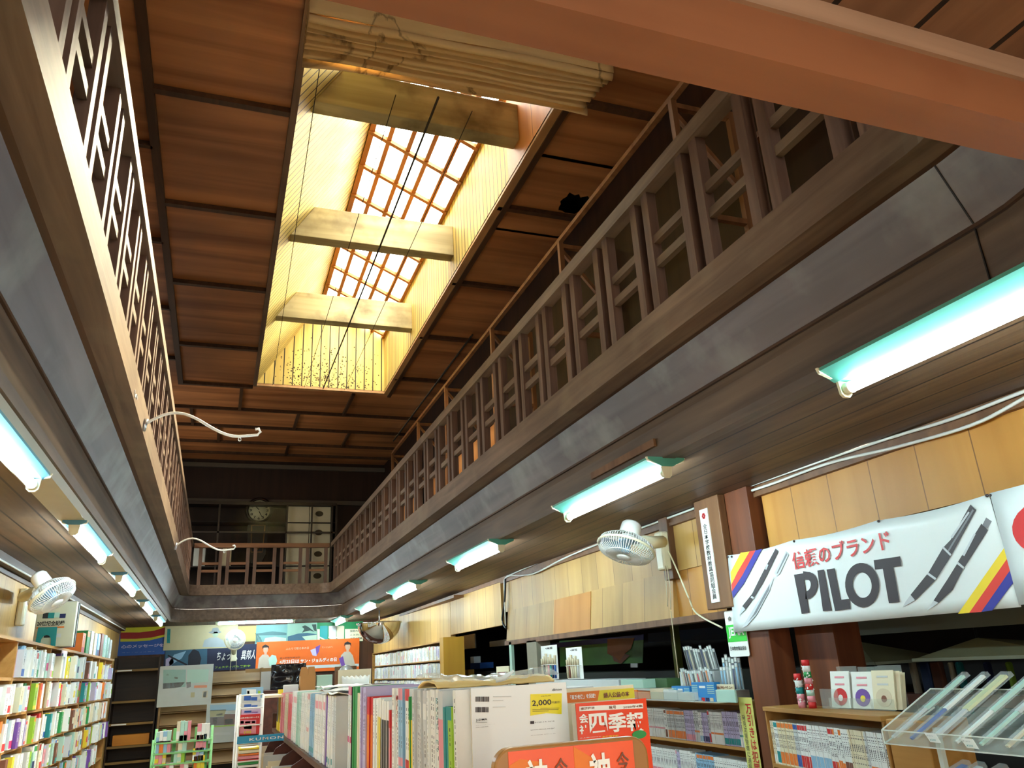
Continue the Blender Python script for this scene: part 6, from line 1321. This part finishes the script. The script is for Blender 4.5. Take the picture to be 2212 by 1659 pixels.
# ================================================================ DARK STORE ROOM SEEN THROUGH THE OPENINGS
def back_print(name, label, cat, pts, x, m, t=.01, group=None):
    q = [at_x(*p, x) for p in pts]; mb = MB(); mb.prism([(x, a.y, a.z) for a in q], (t, 0, 0)); return tag(mb.build(name, m), label, cat, group)
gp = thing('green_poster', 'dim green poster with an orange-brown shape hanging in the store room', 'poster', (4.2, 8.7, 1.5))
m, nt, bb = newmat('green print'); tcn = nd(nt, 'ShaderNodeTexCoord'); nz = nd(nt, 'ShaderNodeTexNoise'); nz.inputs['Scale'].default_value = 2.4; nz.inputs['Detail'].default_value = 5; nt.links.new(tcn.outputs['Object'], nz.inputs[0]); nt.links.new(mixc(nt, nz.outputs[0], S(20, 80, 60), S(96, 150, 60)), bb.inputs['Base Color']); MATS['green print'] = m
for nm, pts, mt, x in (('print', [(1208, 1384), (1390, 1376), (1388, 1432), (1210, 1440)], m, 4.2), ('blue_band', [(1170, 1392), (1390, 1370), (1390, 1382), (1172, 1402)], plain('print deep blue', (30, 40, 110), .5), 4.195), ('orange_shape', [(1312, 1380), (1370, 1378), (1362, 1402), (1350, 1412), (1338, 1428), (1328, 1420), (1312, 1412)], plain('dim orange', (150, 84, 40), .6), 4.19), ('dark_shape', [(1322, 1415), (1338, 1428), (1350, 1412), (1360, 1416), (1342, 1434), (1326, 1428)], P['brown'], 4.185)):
    q = [at_x(*p, x) for p in pts]; mb = MB(); mb.prism([(x, a.y, a.z) for a in q], (.004, 0, 0)); mb.build(nm, mt, gp)
lintm = plain('old lintel', (92, 78, 56), .6)
tag(MB().box(3.5, 3.6, 1.2, 10.6, at_x(1300, 1368, 3.5).z, at_x(1300, 1368, 3.5).z + .07).build('store_beam', lintm), 'old grey-brown beam crossing the store room above the green poster', 'beam')
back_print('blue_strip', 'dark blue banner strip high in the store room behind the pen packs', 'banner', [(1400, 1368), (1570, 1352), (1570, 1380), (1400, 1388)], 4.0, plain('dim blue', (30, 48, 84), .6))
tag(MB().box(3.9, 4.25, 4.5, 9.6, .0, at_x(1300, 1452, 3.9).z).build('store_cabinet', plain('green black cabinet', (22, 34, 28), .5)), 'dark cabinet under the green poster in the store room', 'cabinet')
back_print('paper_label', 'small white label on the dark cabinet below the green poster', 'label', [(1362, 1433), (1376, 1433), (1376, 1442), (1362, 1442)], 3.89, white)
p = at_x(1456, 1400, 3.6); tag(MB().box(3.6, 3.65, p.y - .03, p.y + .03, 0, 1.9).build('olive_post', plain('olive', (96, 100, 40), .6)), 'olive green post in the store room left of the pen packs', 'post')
for k, (l_, r_, ap, zb2) in enumerate(((1755, 1890, (1838, 1394), 1437), (1972, 2330, (2098, 1388), 1426))):  # pyramid canopies of display stands; neither is a lamp
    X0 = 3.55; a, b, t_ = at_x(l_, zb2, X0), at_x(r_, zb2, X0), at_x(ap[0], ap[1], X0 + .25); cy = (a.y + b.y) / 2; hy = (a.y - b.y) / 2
    root = thing('display_canopy', ['grey-green pyramid lamp shade in the dark store room, left one', 'grey-green pyramid lamp shade in the dark store room, larger right one'][k], 'lamp shade', (X0 + .3, cy, a.z), 'pyramid shades in the store room')
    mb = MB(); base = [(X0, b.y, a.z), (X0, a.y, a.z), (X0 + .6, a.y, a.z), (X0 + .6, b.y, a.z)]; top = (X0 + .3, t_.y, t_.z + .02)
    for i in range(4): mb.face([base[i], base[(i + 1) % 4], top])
    mb.build('shade', plain('moss canopy', (176, 180, 140), .7), root, solid=.006)
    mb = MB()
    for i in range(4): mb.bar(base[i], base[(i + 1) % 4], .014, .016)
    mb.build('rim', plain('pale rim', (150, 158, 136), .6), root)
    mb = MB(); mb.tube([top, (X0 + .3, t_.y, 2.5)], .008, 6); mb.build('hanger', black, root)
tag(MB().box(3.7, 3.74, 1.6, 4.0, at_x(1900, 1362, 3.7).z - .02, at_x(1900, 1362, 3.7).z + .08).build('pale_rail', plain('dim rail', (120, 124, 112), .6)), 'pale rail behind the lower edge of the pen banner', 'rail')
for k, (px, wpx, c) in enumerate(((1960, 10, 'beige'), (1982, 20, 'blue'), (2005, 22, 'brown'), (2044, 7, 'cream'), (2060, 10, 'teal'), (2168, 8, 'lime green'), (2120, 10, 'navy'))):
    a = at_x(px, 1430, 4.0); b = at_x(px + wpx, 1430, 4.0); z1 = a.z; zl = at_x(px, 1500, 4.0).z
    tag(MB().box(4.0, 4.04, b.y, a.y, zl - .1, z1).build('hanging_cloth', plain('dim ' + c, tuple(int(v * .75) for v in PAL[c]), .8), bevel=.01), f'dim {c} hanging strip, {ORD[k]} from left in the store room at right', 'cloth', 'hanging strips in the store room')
tag(MB().box(3.95, 4.1, 1.2, 4.4, 1.2, 1.26).build('store_shelf', P['brown']), 'brown shelf under the hanging strips in the store room', 'shelf')
# doorway left of the long opening
dq0, dq1 = at_x(985, 1376, 3.6), at_x(1026, 1400, 3.6)
tag(MB().box(3.6, 3.62, dq1.y, dq0.y, dq1.z, dq0.z).box(3.605, 3.61, dq0.y - .1, dq0.y - .09, dq0.z, 2.5).build('hanging_screen', P['pale grey']), 'pale grey screen hung inside the dark doorway by the amber bookcase end', 'panel')
dq0, dq1 = at_x(1016, 1433, 3.5), at_x(1037, 1441, 3.5)
tag(MB().box(3.5, 3.7, dq1.y, dq0.y, dq1.z - .02, dq0.z).build('blue_box', P['blue']), 'small blue box in the dark doorway', 'box')
dq0, dq1 = at_x(1016, 1419, 3.5), at_x(1024, 1432, 3.5)
tag(MB().box(3.5, 3.6, dq1.y, dq0.y, dq1.z, dq0.z).build('grey_carton', P['pale grey']), 'small grey carton standing on the blue box in the dark doorway', 'box')
dq = at_x(1016, 1443, 3.5); tag(MB().box(3.45, 3.8, dq.y - 1.2, dq.y + .1, 0, dq1.z - .12).build('doorway_cabinet', darkroom), 'dark cabinet standing in the doorway', 'cabinet')
dq0, dq1 = at_x(985, 1448, 3.32), at_x(1013, 1470, 3.32); tag(MB().box(3.315, 3.40, dq1.y, dq0.y, 0, dq0.z).build('amber_cabinet', MATS['amber panel']), 'amber cabinet beside the end of the far right bookcase', 'cabinet')
